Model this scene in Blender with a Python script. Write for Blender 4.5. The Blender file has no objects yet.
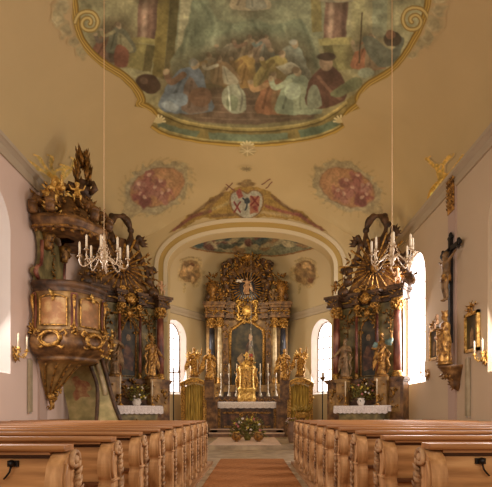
import bpy, bmesh, math, random
import numpy as np
from mathutils import Vector, Matrix, Euler
from mathutils.bvhtree import BVHTree
PI = math.pi
sc = bpy.context.scene
COL = sc.collection
rnd = random.Random(7)
F, CX, HY, EYE = 450.0, 252.0, 412.0, 1.3      # focal length, vanishing column, horizon row, eye height

def P(px, py, D):
    """the point at depth D that the photograph shows at (px, py)"""
    return Vector(((px-CX)*D/F, D, EYE+(HY-py)*D/F))

def lin(c):
    c = c/255.0
    return c/12.92 if c <= .04045 else ((c+.055)/1.055)**2.4
def L(r, g, b): return (lin(r), lin(g), lin(b), 1.0)

# ------------------------------------------------------------------ mesh builder
class MB:
    def __init__(s, M=None):
        s.v, s.f, s.sm, s.M = [], [], [], M
    def add(s, vs, fs, smooth=True):
        b = len(s.v)
        if s.M is not None: vs = [s.M @ Vector(v) for v in vs]
        s.v.extend([tuple(v) for v in vs])
        for f in fs:
            s.f.append([b+i for i in f]); s.sm.append(smooth)
        return s
    def box(s, x0, x1, y0, y1, z0, z1, M=None):
        vs = [Vector(p) for p in ((x0,y0,z0),(x1,y0,z0),(x1,y1,z0),(x0,y1,z0),(x0,y0,z1),(x1,y0,z1),(x1,y1,z1),(x0,y1,z1))]
        if M is not None: vs = [M @ v for v in vs]
        return s.add(vs, [(0,3,2,1),(4,5,6,7),(0,1,5,4),(1,2,6,5),(2,3,7,6),(3,0,4,7)], False)
    def tube(s, path, r, n=6, closed=False, flat=1.0):
        path = [Vector(p) for p in path]
        m = len(path)
        if not hasattr(r, '__len__'): r = [r]*m
        vs, fs = [], []
        prev = None
        for i, p in enumerate(path):
            a = path[(i-1) % m] if (closed or i > 0) else p
            b = path[(i+1) % m] if (closed or i < m-1) else p
            t = (b-a)
            t = t.normalized() if t.length > 1e-9 else Vector((0,0,1))
            if prev is None:
                ref = Vector((0,0,1)) if abs(t.z) < .9 else Vector((0,1,0))
                n1 = (ref - t*ref.dot(t)).normalized()
            else:
                n1 = prev - t*prev.dot(t)
                n1 = n1.normalized() if n1.length > 1e-6 else prev
            prev = n1
            n2 = t.cross(n1)
            for k in range(n):
                a_ = 2*PI*k/n
                vs.append(p + n1*(math.cos(a_)*r[i]) + n2*(math.sin(a_)*r[i]*flat))
        for i in range(m if closed else m-1):
            for k in range(n):
                j = (i+1) % m
                fs.append((i*n+k, i*n+(k+1)%n, j*n+(k+1)%n, j*n+k))
        if not closed:
            fs.append(tuple(range(n-1,-1,-1))); fs.append(tuple((m-1)*n+k for k in range(n)))
        return s.add(vs, fs)
    def lathe(s, prof, n=16, c=(0,0,0), sx=1, sy=1, rot=None, smooth=True, a0=0):
        vs, fs = [], []
        for (r, z) in prof:
            for k in range(n):
                a = 2*PI*k/n+a0
                p = Vector((math.cos(a)*r*sx, math.sin(a)*r*sy, z))
                if rot is not None: p = rot @ p
                vs.append(p+Vector(c))
        m = len(prof)
        for i in range(m-1):
            for k in range(n):
                fs.append((i*n+k, i*n+(k+1)%n, (i+1)*n+(k+1)%n, (i+1)*n+k))
        fs.append(tuple(range(n-1,-1,-1))); fs.append(tuple((m-1)*n+k for k in range(n)))
        return s.add(vs, fs, smooth)
    def ell(s, c, r, rot=None, n=8, m=6):
        if not hasattr(r, '__len__'): r = (r, r, r)
        vs, fs = [], []
        c = Vector(c)
        for i in range(m+1):
            t = PI*i/m
            for k in range(n):
                a = 2*PI*k/n
                p = Vector((r[0]*math.sin(t)*math.cos(a), r[1]*math.sin(t)*math.sin(a), r[2]*math.cos(t)))
                if rot is not None: p = rot @ p
                vs.append(c+p)
        for i in range(m):
            for k in range(n):
                fs.append((i*n+k, (i+1)*n+k, (i+1)*n+(k+1)%n, i*n+(k+1)%n))
        return s.add(vs, fs)
    def prism(s, poly, y0, y1, M=None, smooth=False):
        """outline in x-z, extruded along y"""
        n = len(poly)
        vs = [Vector((x, y0, z)) for x, z in poly]+[Vector((x, y1, z)) for x, z in poly]
        if M is not None: vs = [M @ v for v in vs]
        fs = [tuple(range(n)), tuple(range(2*n-1, n-1, -1))]
        fs += [(i, (i+1)%n, n+(i+1)%n, n+i) for i in range(n)]
        return s.add(vs, fs, smooth)
    def sheet(s, rows, smooth=True, closed=False):
        m, n = len(rows), len(rows[0])
        vs = [p for r in rows for p in r]
        fs = []
        for i in range(m-1):
            for k in range(n if closed else n-1):
                fs.append((i*n+k, i*n+(k+1)%n, (i+1)*n+(k+1)%n, (i+1)*n+k))
        return s.add(vs, fs, smooth)
    def leaf(s, c, d, up, l, w, t=.3):
        """one carved leaf: a ridged, curled blade"""
        c, d, up = Vector(c), Vector(d).normalized(), Vector(up)
        sd = d.cross(up)
        sd = sd.normalized() if sd.length > 1e-5 else Vector((1,0,0))
        up = sd.cross(d).normalized()
        vs = [c, c+d*l*.45+sd*w*.5, c+d*l*.45+up*w*t, c+d*l*.45-sd*w*.5, c+d*l+up*w*t*.9, c+d*l*.45-up*w*t*.35]
        return s.add(vs, [(0,1,2),(0,2,3),(1,4,2),(2,4,3),(0,5,1),(0,3,5),(1,5,4),(5,3,4)], True)
    def build(s, name, m, parent=None, loc=None, kind=None):
        me = bpy.data.meshes.new(name)
        me.from_pydata(s.v, [], s.f)
        me.polygons.foreach_set('use_smooth', s.sm)
        bm = bmesh.new(); bm.from_mesh(me)
        bmesh.ops.recalc_face_normals(bm, faces=bm.faces[:])
        bm.to_mesh(me); bm.free()
        me.materials.append(m)
        o = bpy.data.objects.new(name, me)
        COL.objects.link(o)
        if parent is not None: o.parent = parent
        if loc is not None: o.location = loc
        if kind: o['kind'] = kind
        return o

def fused(mb, name, m, parent=None, voxel=.02, smooth=2):
    """one continuous skin over everything in the builder (sculpted figures)"""
    o = mb.build(name, m)
    r = o.modifiers.new('r', 'REMESH'); r.mode = 'VOXEL'; r.voxel_size = voxel; r.use_smooth_shade = True
    if smooth:
        q = o.modifiers.new('s', 'SMOOTH'); q.iterations = smooth; q.factor = .5
    dg = bpy.context.evaluated_depsgraph_get()
    me = bpy.data.meshes.new_from_object(o.evaluated_get(dg))
    me.polygons.foreach_set('use_smooth', [True]*len(me.polygons))
    o.modifiers.clear()
    o.data = me
    if not me.materials: me.materials.append(m)
    if parent is not None: o.parent = parent
    return o

def tag(o, label, cat, group=None, kind=None):
    o['label'] = label; o['category'] = cat
    if group: o['group'] = group
    if kind: o['kind'] = kind
    return o
def thing(name, label, cat, loc=(0,0,0), rz=0, group=None):
    o = bpy.data.objects.new(name, None); COL.objects.link(o)
    o.location = loc; o.rotation_euler = (0,0,rz)
    return tag(o, label, cat, group)
def copy_tree(o, parent=None):
    c = o.copy(); COL.objects.link(c)
    if parent is not None: c.parent = parent
    for ch in list(o.children): copy_tree(ch, c)
    return c
def clone(o, loc, label, rz=None):
    c = copy_tree(o); c.location = loc; c['label'] = label
    if rz is not None: c.rotation_euler = (0,0,rz)
    return c
def smoothed(pts, n=6, closed=False):
    """Catmull-Rom through the points"""
    pts = [Vector(p) for p in pts]; m = len(pts); out = []
    for i in range(m if closed else m-1):
        if closed: p0,p1,p2,p3 = pts[i-1], pts[i], pts[(i+1)%m], pts[(i+2)%m]
        else: p0,p1,p2,p3 = pts[max(i-1,0)], pts[i], pts[i+1], pts[min(i+2,m-1)]
        for k in range(n):
            t = k/n
            out.append(.5*((2*p1)+(p2-p0)*t+(2*p0-5*p1+4*p2-p3)*t*t+(3*p1-p0-3*p2+p3)*t**3))
    if not closed: out.append(pts[-1])
    return out
def spiral(c, r, turns, a0, sgn=1, n=22, y=0, inner=.18):
    """a volute in the x-z plane, from the outside in"""
    out = []
    for i in range(n+1):
        t = i/n; a = a0+sgn*2*PI*turns*t; q = r*((1-t)*(1-inner)+inner)
        out.append((c[0]+q*math.cos(a), y, c[1]+q*math.sin(a)))
    return out

# ------------------------------------------------------------------ materials
def nodes(name):
    m = bpy.data.materials.new(name); m.use_nodes = True
    nt = m.node_tree
    return m, nt, nt.nodes['Principled BSDF']
def mat(name, c1, c2=None, rough=.6, metal=0.0, scale=6.0, stretch=(1,1,1), bump=0.0, detail=4, lo=.35, hi=.65, spec=.4, c3=None):
    m, nt, b = nodes(name)
    b.inputs['Roughness'].default_value = rough; b.inputs['Metallic'].default_value = metal
    b.inputs['Specular IOR Level'].default_value = spec
    if c2 is None: b.inputs['Base Color'].default_value = c1
    tc = nt.nodes.new('ShaderNodeTexCoord'); mp = nt.nodes.new('ShaderNodeMapping')
    mp.inputs['Scale'].default_value = stretch
    nt.links.new(tc.outputs['Object'], mp.inputs['Vector'])
    nz = nt.nodes.new('ShaderNodeTexNoise'); nz.inputs['Scale'].default_value = scale; nz.inputs['Detail'].default_value = detail
    nt.links.new(mp.outputs['Vector'], nz.inputs['Vector'])
    if c2 is not None:
        cr = nt.nodes.new('ShaderNodeValToRGB'); e = cr.color_ramp.elements
        e[0].position, e[0].color, e[1].position, e[1].color = lo, c1, hi, c2
        if c3 is not None:
            k = e.new((lo+hi)/2); k.color = c3
        nt.links.new(nz.outputs['Fac'], cr.inputs['Fac']); nt.links.new(cr.outputs['Color'], b.inputs['Base Color'])
    if bump:
        bp = nt.nodes.new('ShaderNodeBump'); bp.inputs['Strength'].default_value = bump; bp.inputs['Distance'].default_value = .03
        nt.links.new(nz.outputs['Fac'], bp.inputs['Height']); nt.links.new(bp.outputs['Normal'], b.inputs['Normal'])
    return m
def glow(name, col, strength):
    m, nt, b = nodes(name)
    b.inputs['Base Color'].default_value = (.8,.8,.8,1)
    b.inputs['Emission Color'].default_value = col; b.inputs['Emission Strength'].default_value = strength
    return m
CEIL_ALB = (.60, .46, .235)
def plaster(name, col=None, amp=.10):
    """plaster with faint blotches; colour from the mesh when col is None"""
    m, nt, b = nodes(name)
    b.inputs['Roughness'].default_value = .85; b.inputs['Specular IOR Level'].default_value = .15
    tc = nt.nodes.new('ShaderNodeTexCoord')
    nz = nt.nodes.new('ShaderNodeTexNoise'); nz.inputs['Scale'].default_value = .9; nz.inputs['Detail'].default_value = 5
    nt.links.new(tc.outputs['Object'], nz.inputs['Vector'])
    mr = nt.nodes.new('ShaderNodeMapRange'); mr.inputs['To Min'].default_value = 1-amp; mr.inputs['To Max'].default_value = 1+amp*.6
    nt.links.new(nz.outputs['Fac'], mr.inputs['Value'])
    mx = nt.nodes.new('ShaderNodeVectorMath'); mx.operation = 'SCALE'
    if col is None:
        at = nt.nodes.new('ShaderNodeAttribute'); at.attribute_name = 'Col'
        nt.links.new(at.outputs['Color'], mx.inputs[0])
    else: mx.inputs[0].default_value = col[:3]
    nt.links.new(mr.outputs['Result'], mx.inputs['Scale'])
    nt.links.new(mx.outputs['Vector'], b.inputs['Base Color'])
    return m
M = {}
M['ceiling'] = plaster('ceiling_plaster', CEIL_ALB)
M['paint'] = plaster('painted_plaster')
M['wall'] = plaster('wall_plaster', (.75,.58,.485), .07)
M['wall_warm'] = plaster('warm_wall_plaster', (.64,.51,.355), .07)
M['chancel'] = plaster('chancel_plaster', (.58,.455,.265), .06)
M['pilaster'] = plaster('pilaster_plaster', (.54,.40,.33), .06)
M['reveal'] = plaster('reveal_plaster', (.84,.76,.70), .05)
M['cornice'] = plaster('cornice_stucco', (.50,.41,.29), .06)
M['archcream'] = plaster('arch_cream', (.66,.55,.36), .05)
M['archochre'] = plaster('arch_ochre', (.46,.31,.10), .08)
M['gold'] = mat('gilding', L(96,62,24), L(224,170,82), .4, .5, 14, bump=.5, spec=.5)
M['gold_dark'] = mat('worn_gilding', L(70,46,22), L(176,126,58), .48, .35, 12, bump=.5)
M['gold_bright'] = mat('bright_gilding', L(168,118,46), L(250,208,116), .36, .4, 12, bump=.4)
M['dark'] = mat('dark_carved_wood', L(52,36,24), L(104,74,48), .5, .05, 5, bump=.4)
M['brown'] = mat('brown_marbled_wood', L(78,52,28), L(148,108,62), .45, 0, 5, bump=.2, c3=L(110,76,42))
M['amber'] = mat('amber_marbled_wood', L(116,84,44), L(184,144,86), .45, 0, 3.6, c3=L(146,112,62))
M['olive'] = mat('olive_marbled_wood', L(84,74,42), L(150,132,84), .45, 0, 3.2, c3=L(112,100,60))
M['stair'] = mat('stair_marbling', L(150,138,88), L(206,186,130), .5, 0, 3.2, c3=L(178,162,106))
M['panel_red'] = mat('faded_red_painting', L(162,104,74), L(204,174,120), .5, 0, 7, c3=L(182,134,90))
M['red'] = mat('red_marble', L(84,46,36), L(172,118,92), .4, 0, 4.0, stretch=(1,1,.5), c3=L(122,66,50))
M['black'] = mat('black_blue_marble', L(22,22,25), L(58,59,68), .25, 0, 3.0)
M['ivory'] = mat('ivory_marble', L(150,128,92), L(216,194,150), .35, 0, 4.0)
M['flesh'] = mat('painted_flesh', L(176,132,96), L(206,164,122), .5, 0, 6)
M['robe_gold'] = mat('gilded_robe', L(96,60,28), L(220,168,90), .42, .4, 9, bump=.4)
M['robe_pale'] = mat('pale_painted_robe', L(100,76,48), L(170,136,94), .5, .1, 5)
M['robe_teal'] = mat('teal_painted_cloth', L(70,96,92), L(140,168,160), .5, 0, 6)
M['silver'] = mat('silvered_metal', L(150,138,120), L(224,214,196), .3, .6, 8)
M['linen'] = mat('white_linen', L(206,192,184), L(238,228,220), .8, 0, 30, bump=.1)
M['wood'] = mat('pew_pine', L(160,112,64), L(212,162,106), .55, 0, 2.2, stretch=(.7,5,7), bump=.06, c3=L(190,138,84))
M['wood_side'] = mat('wainscot_pine', L(138,98,62), L(176,132,90), .5, 0, 2.2, stretch=(7,.5,5), c3=L(158,114,74))
M['wood_rail'] = mat('polished_rail', L(140,92,50), L(190,134,80), .45, 0, 2.0, stretch=(.4,6,6))
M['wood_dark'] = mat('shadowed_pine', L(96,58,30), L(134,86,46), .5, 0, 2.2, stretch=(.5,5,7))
M['wood_end'] = mat('pew_end_pine', L(164,118,72), L(214,168,118), .55, 0, 2.5, stretch=(6,6,.8), bump=.08, c3=L(190,144,94))
M['carving'] = mat('weathered_carving', L(126,92,60), L(204,164,120), .65, 0, 10, bump=.4)
M['carpet'] = mat('russet_carpet', L(138,88,48), L(168,112,66), .95, 0, 40, bump=.3, spec=.1)
M['rug'] = mat('pale_rug', L(206,174,148), L(228,200,174), .95, 0, 30, spec=.1)
M['stone'] = mat('floor_stone', L(140,118,88), L(180,156,120), .5, 0, 3, c3=L(160,136,104))
M['stone_step'] = mat('step_stone', L(110,80,58), L(146,112,84), .45, 0, 4)
M['iron'] = mat('dark_iron', L(24,20,18), L(44,38,34), .45, .4, 10)
M['wax'] = mat('candle_wax', L(222,204,172), L(240,226,196), .5, 0, 10)
M['crystal'] = mat('chandelier_glass', L(176,148,112), L(232,210,178), .2, .15, 12, spec=.8)
M['leafgreen'] = mat('leaf_green', L(62,62,22), L(146,132,56), .6, 0, 12)
M['petal_white'] = mat('white_petals', L(220,206,190), L(246,238,226), .6, 0, 20)
M['petal_pink'] = mat('pink_petals', L(176,92,92), L(222,150,140), .6, 0, 20)
M['petal_yellow'] = mat('yellow_petals', L(190,160,50), L(228,204,96), .6, 0, 20)
M['velvet'] = mat('olive_gold_hanging', L(128,104,36), L(214,178,84), .6, .1, 3, stretch=(8,8,.6))
M['canvas'] = mat('dark_oil_canvas', L(30,27,18), L(88,74,46), .5, 0, 2.6, c3=L(54,48,31))
M['canvas_red'] = mat('warm_oil_canvas', L(52,34,22), L(132,90,54), .5, 0, 4, c3=L(88,56,36))
M['panel'] = mat('painted_pulpit_panel', L(140,100,54), L(190,152,96), .5, 0, 4, c3=L(164,112,64))
M['grey'] = mat('grey_enamel', L(158,142,112), L(174,158,128), .5, 0, 6)
M['rope'] = mat('pale_rope', L(214,176,128), L(226,190,146), .7, 0, 40)
M['ruby'] = mat('ruby_glass', L(150,30,22), L(190,60,40), .15, 0, 10)
# ------------------------------------------------------------------ the room
XL, XR, XC, HC, HF, YE = -5.7, 5.3, -.2, 7.5, 10.5, 16.5
XA, AW, AZS, AZT = -.05, 3.05, 6.58, 7.92
def archz(x, grow=0.0):
    t = abs(x-XA)/(AW+grow)
    return None if t >= 1 else AZS+(AZT+grow-AZS)*(1-t**2.25)**(1/2.25)
def ceil_z(x, y):
    u = max(0.0, 1-(5.5-abs(x-XC))/4.3); v = max(0.0, 1-(YE-y)/3.8)
    r = min(1.0, (u**4+v**4)**.25)
    B = HC+1.35*math.exp(-(abs(x-XA)/3.3)**4)*v*v
    return B+(HF-B)*math.sqrt(max(0, 1-r**2.2))
def wall_strip(mb, p0, p1, z0, z1, holes=(), out=(0,0), depth=.5, splay=.25, reveal=None, step=.12):
    """a wall from p0 to p1; holes = (s0, s1, sill, spring, top); the reveals go to another builder"""
    p0, p1 = Vector((*p0,0)), Vector((*p1,0)); Lw = (p1-p0).length; d = (p1-p0)/Lw; o = Vector((*out,0)).normalized()
    def q(s, z, k=0): return p0+d*s+Vector((0,0,z))+o*k
    def top(h, s):
        h = h[:5]
        c, w = (h[0]+h[1])/2, (h[1]-h[0])/2; t = min(1, abs(s-c)/w)
        return h[3]+(h[4]-h[3])*math.sqrt(max(0, 1-t*t))
    s = 0.0
    for h in sorted(holes):
        mb.add([q(s,z0),q(h[0],z0),q(h[0],z1),q(s,z1)], [(0,1,2,3)], False)
        n = 24; ss = [(h[0]+h[1])/2-(h[1]-h[0])/2*math.cos(PI*i/n) for i in range(n+1)]
        for a, b in zip(ss, ss[1:]):
            mb.add([q(a,z0),q(b,z0),q(b,h[2]),q(a,h[2])], [(0,1,2,3)], False)
            mb.add([q(a,top(h,a)),q(b,top(h,b)),q(b,z1),q(a,z1)], [(0,1,2,3)], False)
        # reveal: outer loop to inner, smaller loop
        loop = [(h[0],h[2])]+[(a, top(h,a)) for a in ss]+[(h[1],h[2])]
        c = (h[0]+h[1])/2
        dp, spl = (h[5], h[6]) if len(h) > 5 else (depth, splay)
        inner = [(c+(a-c)*(1-spl), h[2]+.13*min(1,spl*5)+(z-h[2])*(1-spl*.35)) for a, z in loop]
        rows = [[q(a,z) for a,z in loop]+[q(*loop[0])], [q(a,z,dp) for a,z in inner]+[q(*inner[0],dp)]]
        reveal.sheet(rows, False)
        h_in = [q(a,z,dp) for a,z in inner]
        holes_in.append((h_in, q((h[0]+h[1])/2, 0, dp), d, o, inner))
        s = h[1]
    mb.add([q(s,z0),q(Lw,z0),q(Lw,z1),q(s,z1)], [(0,1,2,3)], False)
holes_in = []
W_SILL, W_SPR, W_TOP = 2.2, 5.5, 6.45
YB = -7.0
def nave_holes(w=1.9, far=10.62, *dp):
    return [(c-w-YB, c-YB, W_SILL, W_SPR, W_TOP, *dp) for c in (far-10.4, far-5.2, far)]
# left wall (the pulpit covers its last bay)
mb, rv = MB(), MB()
wall_strip(mb, (XL,YB), (XL,YE), 0, HC+.1, nave_holes(1.9, 10.62, .3, .16), (-1,0), .45, .22, rv)
mb.box(XL-.02, XL+.05, 11.97, 12.4, 0, HC-.3)
wl = mb.build('wall_left', M['wall'], kind='structure'); rv.build('window_reveal', M['reveal'], wl)
mb, rv = MB(), MB()
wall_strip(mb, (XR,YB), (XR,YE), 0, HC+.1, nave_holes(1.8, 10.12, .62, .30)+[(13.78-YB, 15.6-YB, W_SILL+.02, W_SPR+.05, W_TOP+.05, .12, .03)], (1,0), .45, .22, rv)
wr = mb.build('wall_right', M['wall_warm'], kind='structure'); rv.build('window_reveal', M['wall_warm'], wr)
mb = MB()
mb.box(XR-.05, XR+.02, 11.63, 12.06, 0, HC-.3)
mb.build('trim_pilaster', M['pilaster'], kind='structure')
mb = MB(); mb.box(XL, XL+.056, 11.965, 12.405, 0, HC-.3)
mb.build('trim_pilaster', M['pilaster'], kind='structure')
# east wall with the chancel arch
mb = MB(); n = 120
xs = sorted(set([XL+(XR-XL)*i/n for i in range(n+1)]+[XA-AW, XA+AW]+[XA+AW*math.cos(PI*i/40) for i in range(41)]))
for a, b in zip(xs, xs[1:]):
    za, zb = archz(a), archz(b)
    mid = archz((a+b)/2)
    if mid is None: za = zb = 0
    else: za, zb = za or AZS, zb or AZS
    ta, tb = ceil_z(a,YE)+.12, ceil_z(b,YE)+.12
    mb.add([(a,YE,za),(b,YE,zb),(b,YE,tb),(a,YE,ta)], [(0,1,2,3)], False)
arc = [(XA-AW,0)]+[(XA-AW*math.cos(PI*i/48), archz(XA-AW*math.cos(PI*i/48)) or AZS) for i in range(49)]+[(XA+AW,0)]
mb.sheet([[(x,YE,z) for x,z in arc], [(x,YE+.55,z) for x,z in arc]])
we = mb.build('wall_east', M['ceiling'], kind='structure')
# archivolt mouldings
def arch_band(g0, g1, y0, y1):
    b = MB(); A, Bq = [], []
    for i in range(61):
        a = PI*i/60
        def pt(g):
            x = XA-(AW+g)*math.cos(a); z = archz(x, g)
            return (x, z if z else AZS)
        A.append(pt(g0)); Bq.append(pt(g1))
    A = [(A[0][0],4.6)]+A+[(A[-1][0],4.6)]; Bq = [(Bq[0][0],4.6)]+Bq+[(Bq[-1][0],4.6)]
    b.sheet([[(x,y1,z) for x,z in A],[(x,y0,z) for x,z in A],[(x,y0,z) for x,z in Bq],[(x,y1,z) for x,z in Bq]], False)
    return b
arch_band(0, .14, YE-.05, YE+.02).build('trim_arch_inner', M['archcream'], kind='structure')
arch_band(.14, .33, YE-.025, YE+.02).build('trim_arch_band', M['archochre'], kind='structure')
arch_band(.33, .47, YE-.06, YE+.02).build('trim_arch_outer', M['archcream'], kind='structure')
# nave ceiling
mb = MB(); nx, ny = 88, 150
mb.sheet([[(XL+(XR-XL)*i/nx, y, ceil_z(XL+(XR-XL)*i/nx, y)) for i in range(nx+1)] for y in [YB+(YE-YB)*(1-(1-j/ny)**1.3) for j in range(ny+1)]])
ce = mb.build('ceiling', M['ceiling'], kind='structure')
# cornices along the nave walls
def cornice(side):
    prof = [(0,-.36),(.05,-.36),(.06,-.24),(.03,-.22),(.03,-.12),(.10,-.06),(.14,-.04),(.14,.05),(.06,.08),(.06,.14),(0,.16)]
    x = XL if side < 0 else XR
    b = MB(); b.sheet([[(x-side*q, y, HC+z) for q,z in prof] for y in (YB, YE-.01)], False)
    return b
cornice(-1).build('trim_cornice_left', M['cornice'], kind='structure')
cornice(1).build('trim_cornice_right', M['cornice'], kind='structure')
# floor, platforms, chancel steps
mb = MB(); mb.box(XL-.5, XR+.5, YB, YE-1.0, -.2, 0); mb.build('floor', M['stone'], kind='structure')
STEP_Y, S1, S2, S3 = 15.5, .15, .36, .52
mb = MB(); mb.box(XL-.4, XR+.4, STEP_Y, YE+.3, -.2, S1); mb.box(-4.8,4.8,YE+.2,25,-.2,S1-.002)
mb.build('floor_chancel', M['stone'], kind='structure')
mb = MB(); mb.box(-1.95, 1.46, 20.4, 24.3, S1, S2); mb.box(-1.93, 1.44, 20.85, 24.3, S2, S3)
mb.build('trim_altar_steps', M['stone_step'], kind='structure')
mb = MB(); mb.box(-1.96, 1.47, 20.36, 20.5, S2-.06, S2+.004); mb.box(-1.94, 1.45, 20.81, 20.95, S3-.05, S3+.001); mb.build('trim_step_nosing', M['rug'], kind='structure')
for nm, a, b in (('left', XL+.01, -.98), ('right', .98, XR-.01)):
    mb = MB(); mb.box(a, b, -2, 11.35, 0, .06); mb.build('floor_pew_platform_'+nm, M['wood_side'], kind='structure')
for nm, a, b, y1 in (('left', XL+.06, XL+.12, 13.7), ('right', XR-.12, XR-.06, 13.7)):
    mb = MB(); mb.box(a, b, -2, y1, .06, 1.04); mb.box(a-.01, b+.02, -2, y1, 1.04, 1.09); mb.build('baseboard_'+nm, M['wood_side'], kind='structure')
# chancel walls, apse and vault
APSE = [(-4.4,17.05),(-4.4,20.4),(-2.1,24.0),(1.6,24.0),(3.9,20.4),(3.9,17.05)]
HCH = 6.3
rv = MB(); mb = MB()
wall_strip(mb, APSE[0], APSE[1], 0, HCH+.1, (), (-1,0), .5, .2, rv)
wall_strip(mb, APSE[1], APSE[2], 0, HCH+.1, [(.50,2.15,2.15,4.85,5.7,.34,.2)], (-3.6,2.3), .5, .3, rv)
wall_strip(mb, APSE[2], APSE[3], 0, HCH+.1, (), (0,1), .5, .2, rv)
wall_strip(mb, APSE[3], APSE[4], 0, HCH+.1, [(2.40,3.95,2.15,4.85,5.7,.34,.2)], (3.6,2.3), .5, .3, rv)
wall_strip(mb, APSE[4], APSE[5], 0, HCH+.1, (), (1,0), .5, .2, rv)
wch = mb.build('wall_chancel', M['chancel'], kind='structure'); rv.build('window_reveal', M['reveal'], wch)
mb = MB()   # back of the east wall, seen from the chancel
for a, b in zip(xs, xs[1:]):
    if a < -4.4 or b > 3.9: continue
    mid = archz((a+b)/2); za, zb = (0,0) if mid is None else (archz(a) or AZS, archz(b) or AZS)
    mb.add([(a,YE+.55,za),(b,YE+.55,zb),(b,YE+.55,10.4),(a,YE+.55,10.4)], [(0,1,2,3)], False)
mb.build('wall_arch_back', M['chancel'], kind='structure')
def seg_d(x, y, a, b):
    ax, ay = a; bx, by = b; dx, dy = bx-ax, by-ay
    t = max(0, min(1, ((x-ax)*dx+(y-ay)*dy)/(dx*dx+dy*dy)))
    return math.hypot(x-ax-t*dx, y-ay-t*dy)
def apse_d(x, y):
    ds = [seg_d(x,y,APSE[i],APSE[i+1]) for i in range(5)]
    k = 5.0
    return max(0, -math.log(sum(math.exp(-k*d) for d in ds))/k)
def chancel_z(x, y):
    r = max(0, 1-apse_d(x,y)/3.0)
    return HCH+3.7*math.sqrt(max(0, 1-r**2.1))
mb = MB(); rows = []
cxm = (-.25, 19.6)
ring = []
for i in range(5):
    a, b = APSE[i], APSE[i+1]
    for k in range(20): ring.append((a[0]+(b[0]-a[0])*k/20, a[1]+(b[1]-a[1])*k/20))
ring.append(APSE[5])
for k in range(40): ring.append((APSE[5][0]+(APSE[0][0]-APSE[5][0])*k/40, 17.05))
for j in range(31):
    t = (j/30)
    rows.append([(cxm[0]+(x-cxm[0])*t, cxm[1]+(y-cxm[1])*t, (chancel_z(cxm[0]+(x-cxm[0])*t, cxm[1]+(y-cxm[1])*t) if j < 30 or y > 17.06 else chancel_z(x,17.05))) for x, y in ring])
mb.sheet(rows, True, True)
cch = mb.build('ceiling_chancel', M['chancel'], kind='structure')
mb = MB()
prof = [(0,-.3),(.06,-.3),(.06,-.2),(.03,-.18),(.10,-.06),(.12,.02),(.05,.06),(0,.1)]
for i in range(5):
    a, b = Vector((*APSE[i],0)), Vector((*APSE[i+1],0)); d = (b-a).normalized(); nrm = Vector((d.y,-d.x,0))
    mb.sheet([[p+nrm*q+Vector((0,0,HCH+z)) for q,z in prof] for p in (a-d*.02, b+d*.02)], False)
mb.build('trim_cornice_chancel', M['cornice'], kind='structure')
# windows: bright frosted panes, dark bars
M['pane'] = glow('bright_frosted_pane', (1.0,.92,.88,1), 7.0)
M['pane_dim'] = glow('shaded_frosted_pane', (1.0,.82,.66,1), .22)
M['pane_soft'] = glow('soft_frosted_pane', (1.0,.88,.84,1), 1.25)
M['bar_pale'] = mat('pale_window_bars', L(214,190,178), L(232,212,200), .6, 0, 8)
M['bar'] = mat('window_bars', L(120,104,92), L(150,132,118), .6, .2, 8)
for k, (loop, c, d, o, inner) in enumerate(holes_in):
    root = bpy.data.objects.new('window_%d' % (k+1), None); COL.objects.link(root); root['kind'] = 'structure'
    w = MB(); w.add(loop, [tuple(range(len(loop)))], False); w.build('pane', M['pane_soft'] if c.x < -4 and c.y < 12 else M['pane_dim'] if c.x > 4 and c.y < 12 else M['pane'], root)
    s0 = min(a for a,z in inner); s1 = max(a for a,z in inner); z0 = min(z for a,z in inner); z1 = max(z for a,z in inner)
    f = MB(); mid = (s0+s1)/2; pale = c.x > 4 and c.y > 13; bk = .5 if pale else 1
    base = loop[0]-d*inner[0][0]-Vector((0,0,inner[0][1]))
    def q(s, z): return base+d*s+Vector((0,0,z))-o*.03
    for s in (mid-(s1-s0)/6, mid+(s1-s0)/6): f.tube([q(s,z0), q(s,z1-.12)], .026*bk, 5)
    z = z0+.52
    while z < z1-.2:
        hw = (s1-s0)/2
        if z > z1-.95*(s1-s0)/2: hw *= math.sqrt(max(.05, 1-((z-(z1-hw))/hw)**2))
        f.tube([q(mid-hw,z), q(mid+hw,z)], .02*bk, 5); z += .52
    f.tube([p-o*.02 for p in loop], .03, 6, closed=True)
    f.build('glazing_bars', M['bar_pale'] if pale else M['bar'], root)
# ------------------------------------------------------------------ wall and ceiling paintings
bpy.context.view_layer.update()
def bvh_of(objs):
    vs, fs = [], []
    for o in objs:
        b = len(vs); vs += [v.co.copy() for v in o.data.vertices]; fs += [[b+i for i in p.vertices] for p in o.data.polygons]
    return BVHTree.FromPolygons(vs, fs)
BV_NAVE = bvh_of([ce, we]); BV_CH = bvh_of([cch, wch])
nrng = np.random.default_rng(3)
def vnoise(h, w, cell):
    gy, gx = int(h/cell)+3, int(w/cell)+3
    g = nrng.random((gy, gx))
    yy, xx = np.mgrid[0:h, 0:w]/cell
    iy, ix = yy.astype(int), xx.astype(int); fy, fx = yy-iy, xx-ix
    fy, fx = fy*fy*(3-2*fy), fx*fx*(3-2*fx)
    return (g[iy,ix]*(1-fy)*(1-fx)+g[iy,ix+1]*(1-fy)*fx+g[iy+1,ix]*fy*(1-fx)+g[iy+1,ix+1]*fy*fx)
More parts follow.
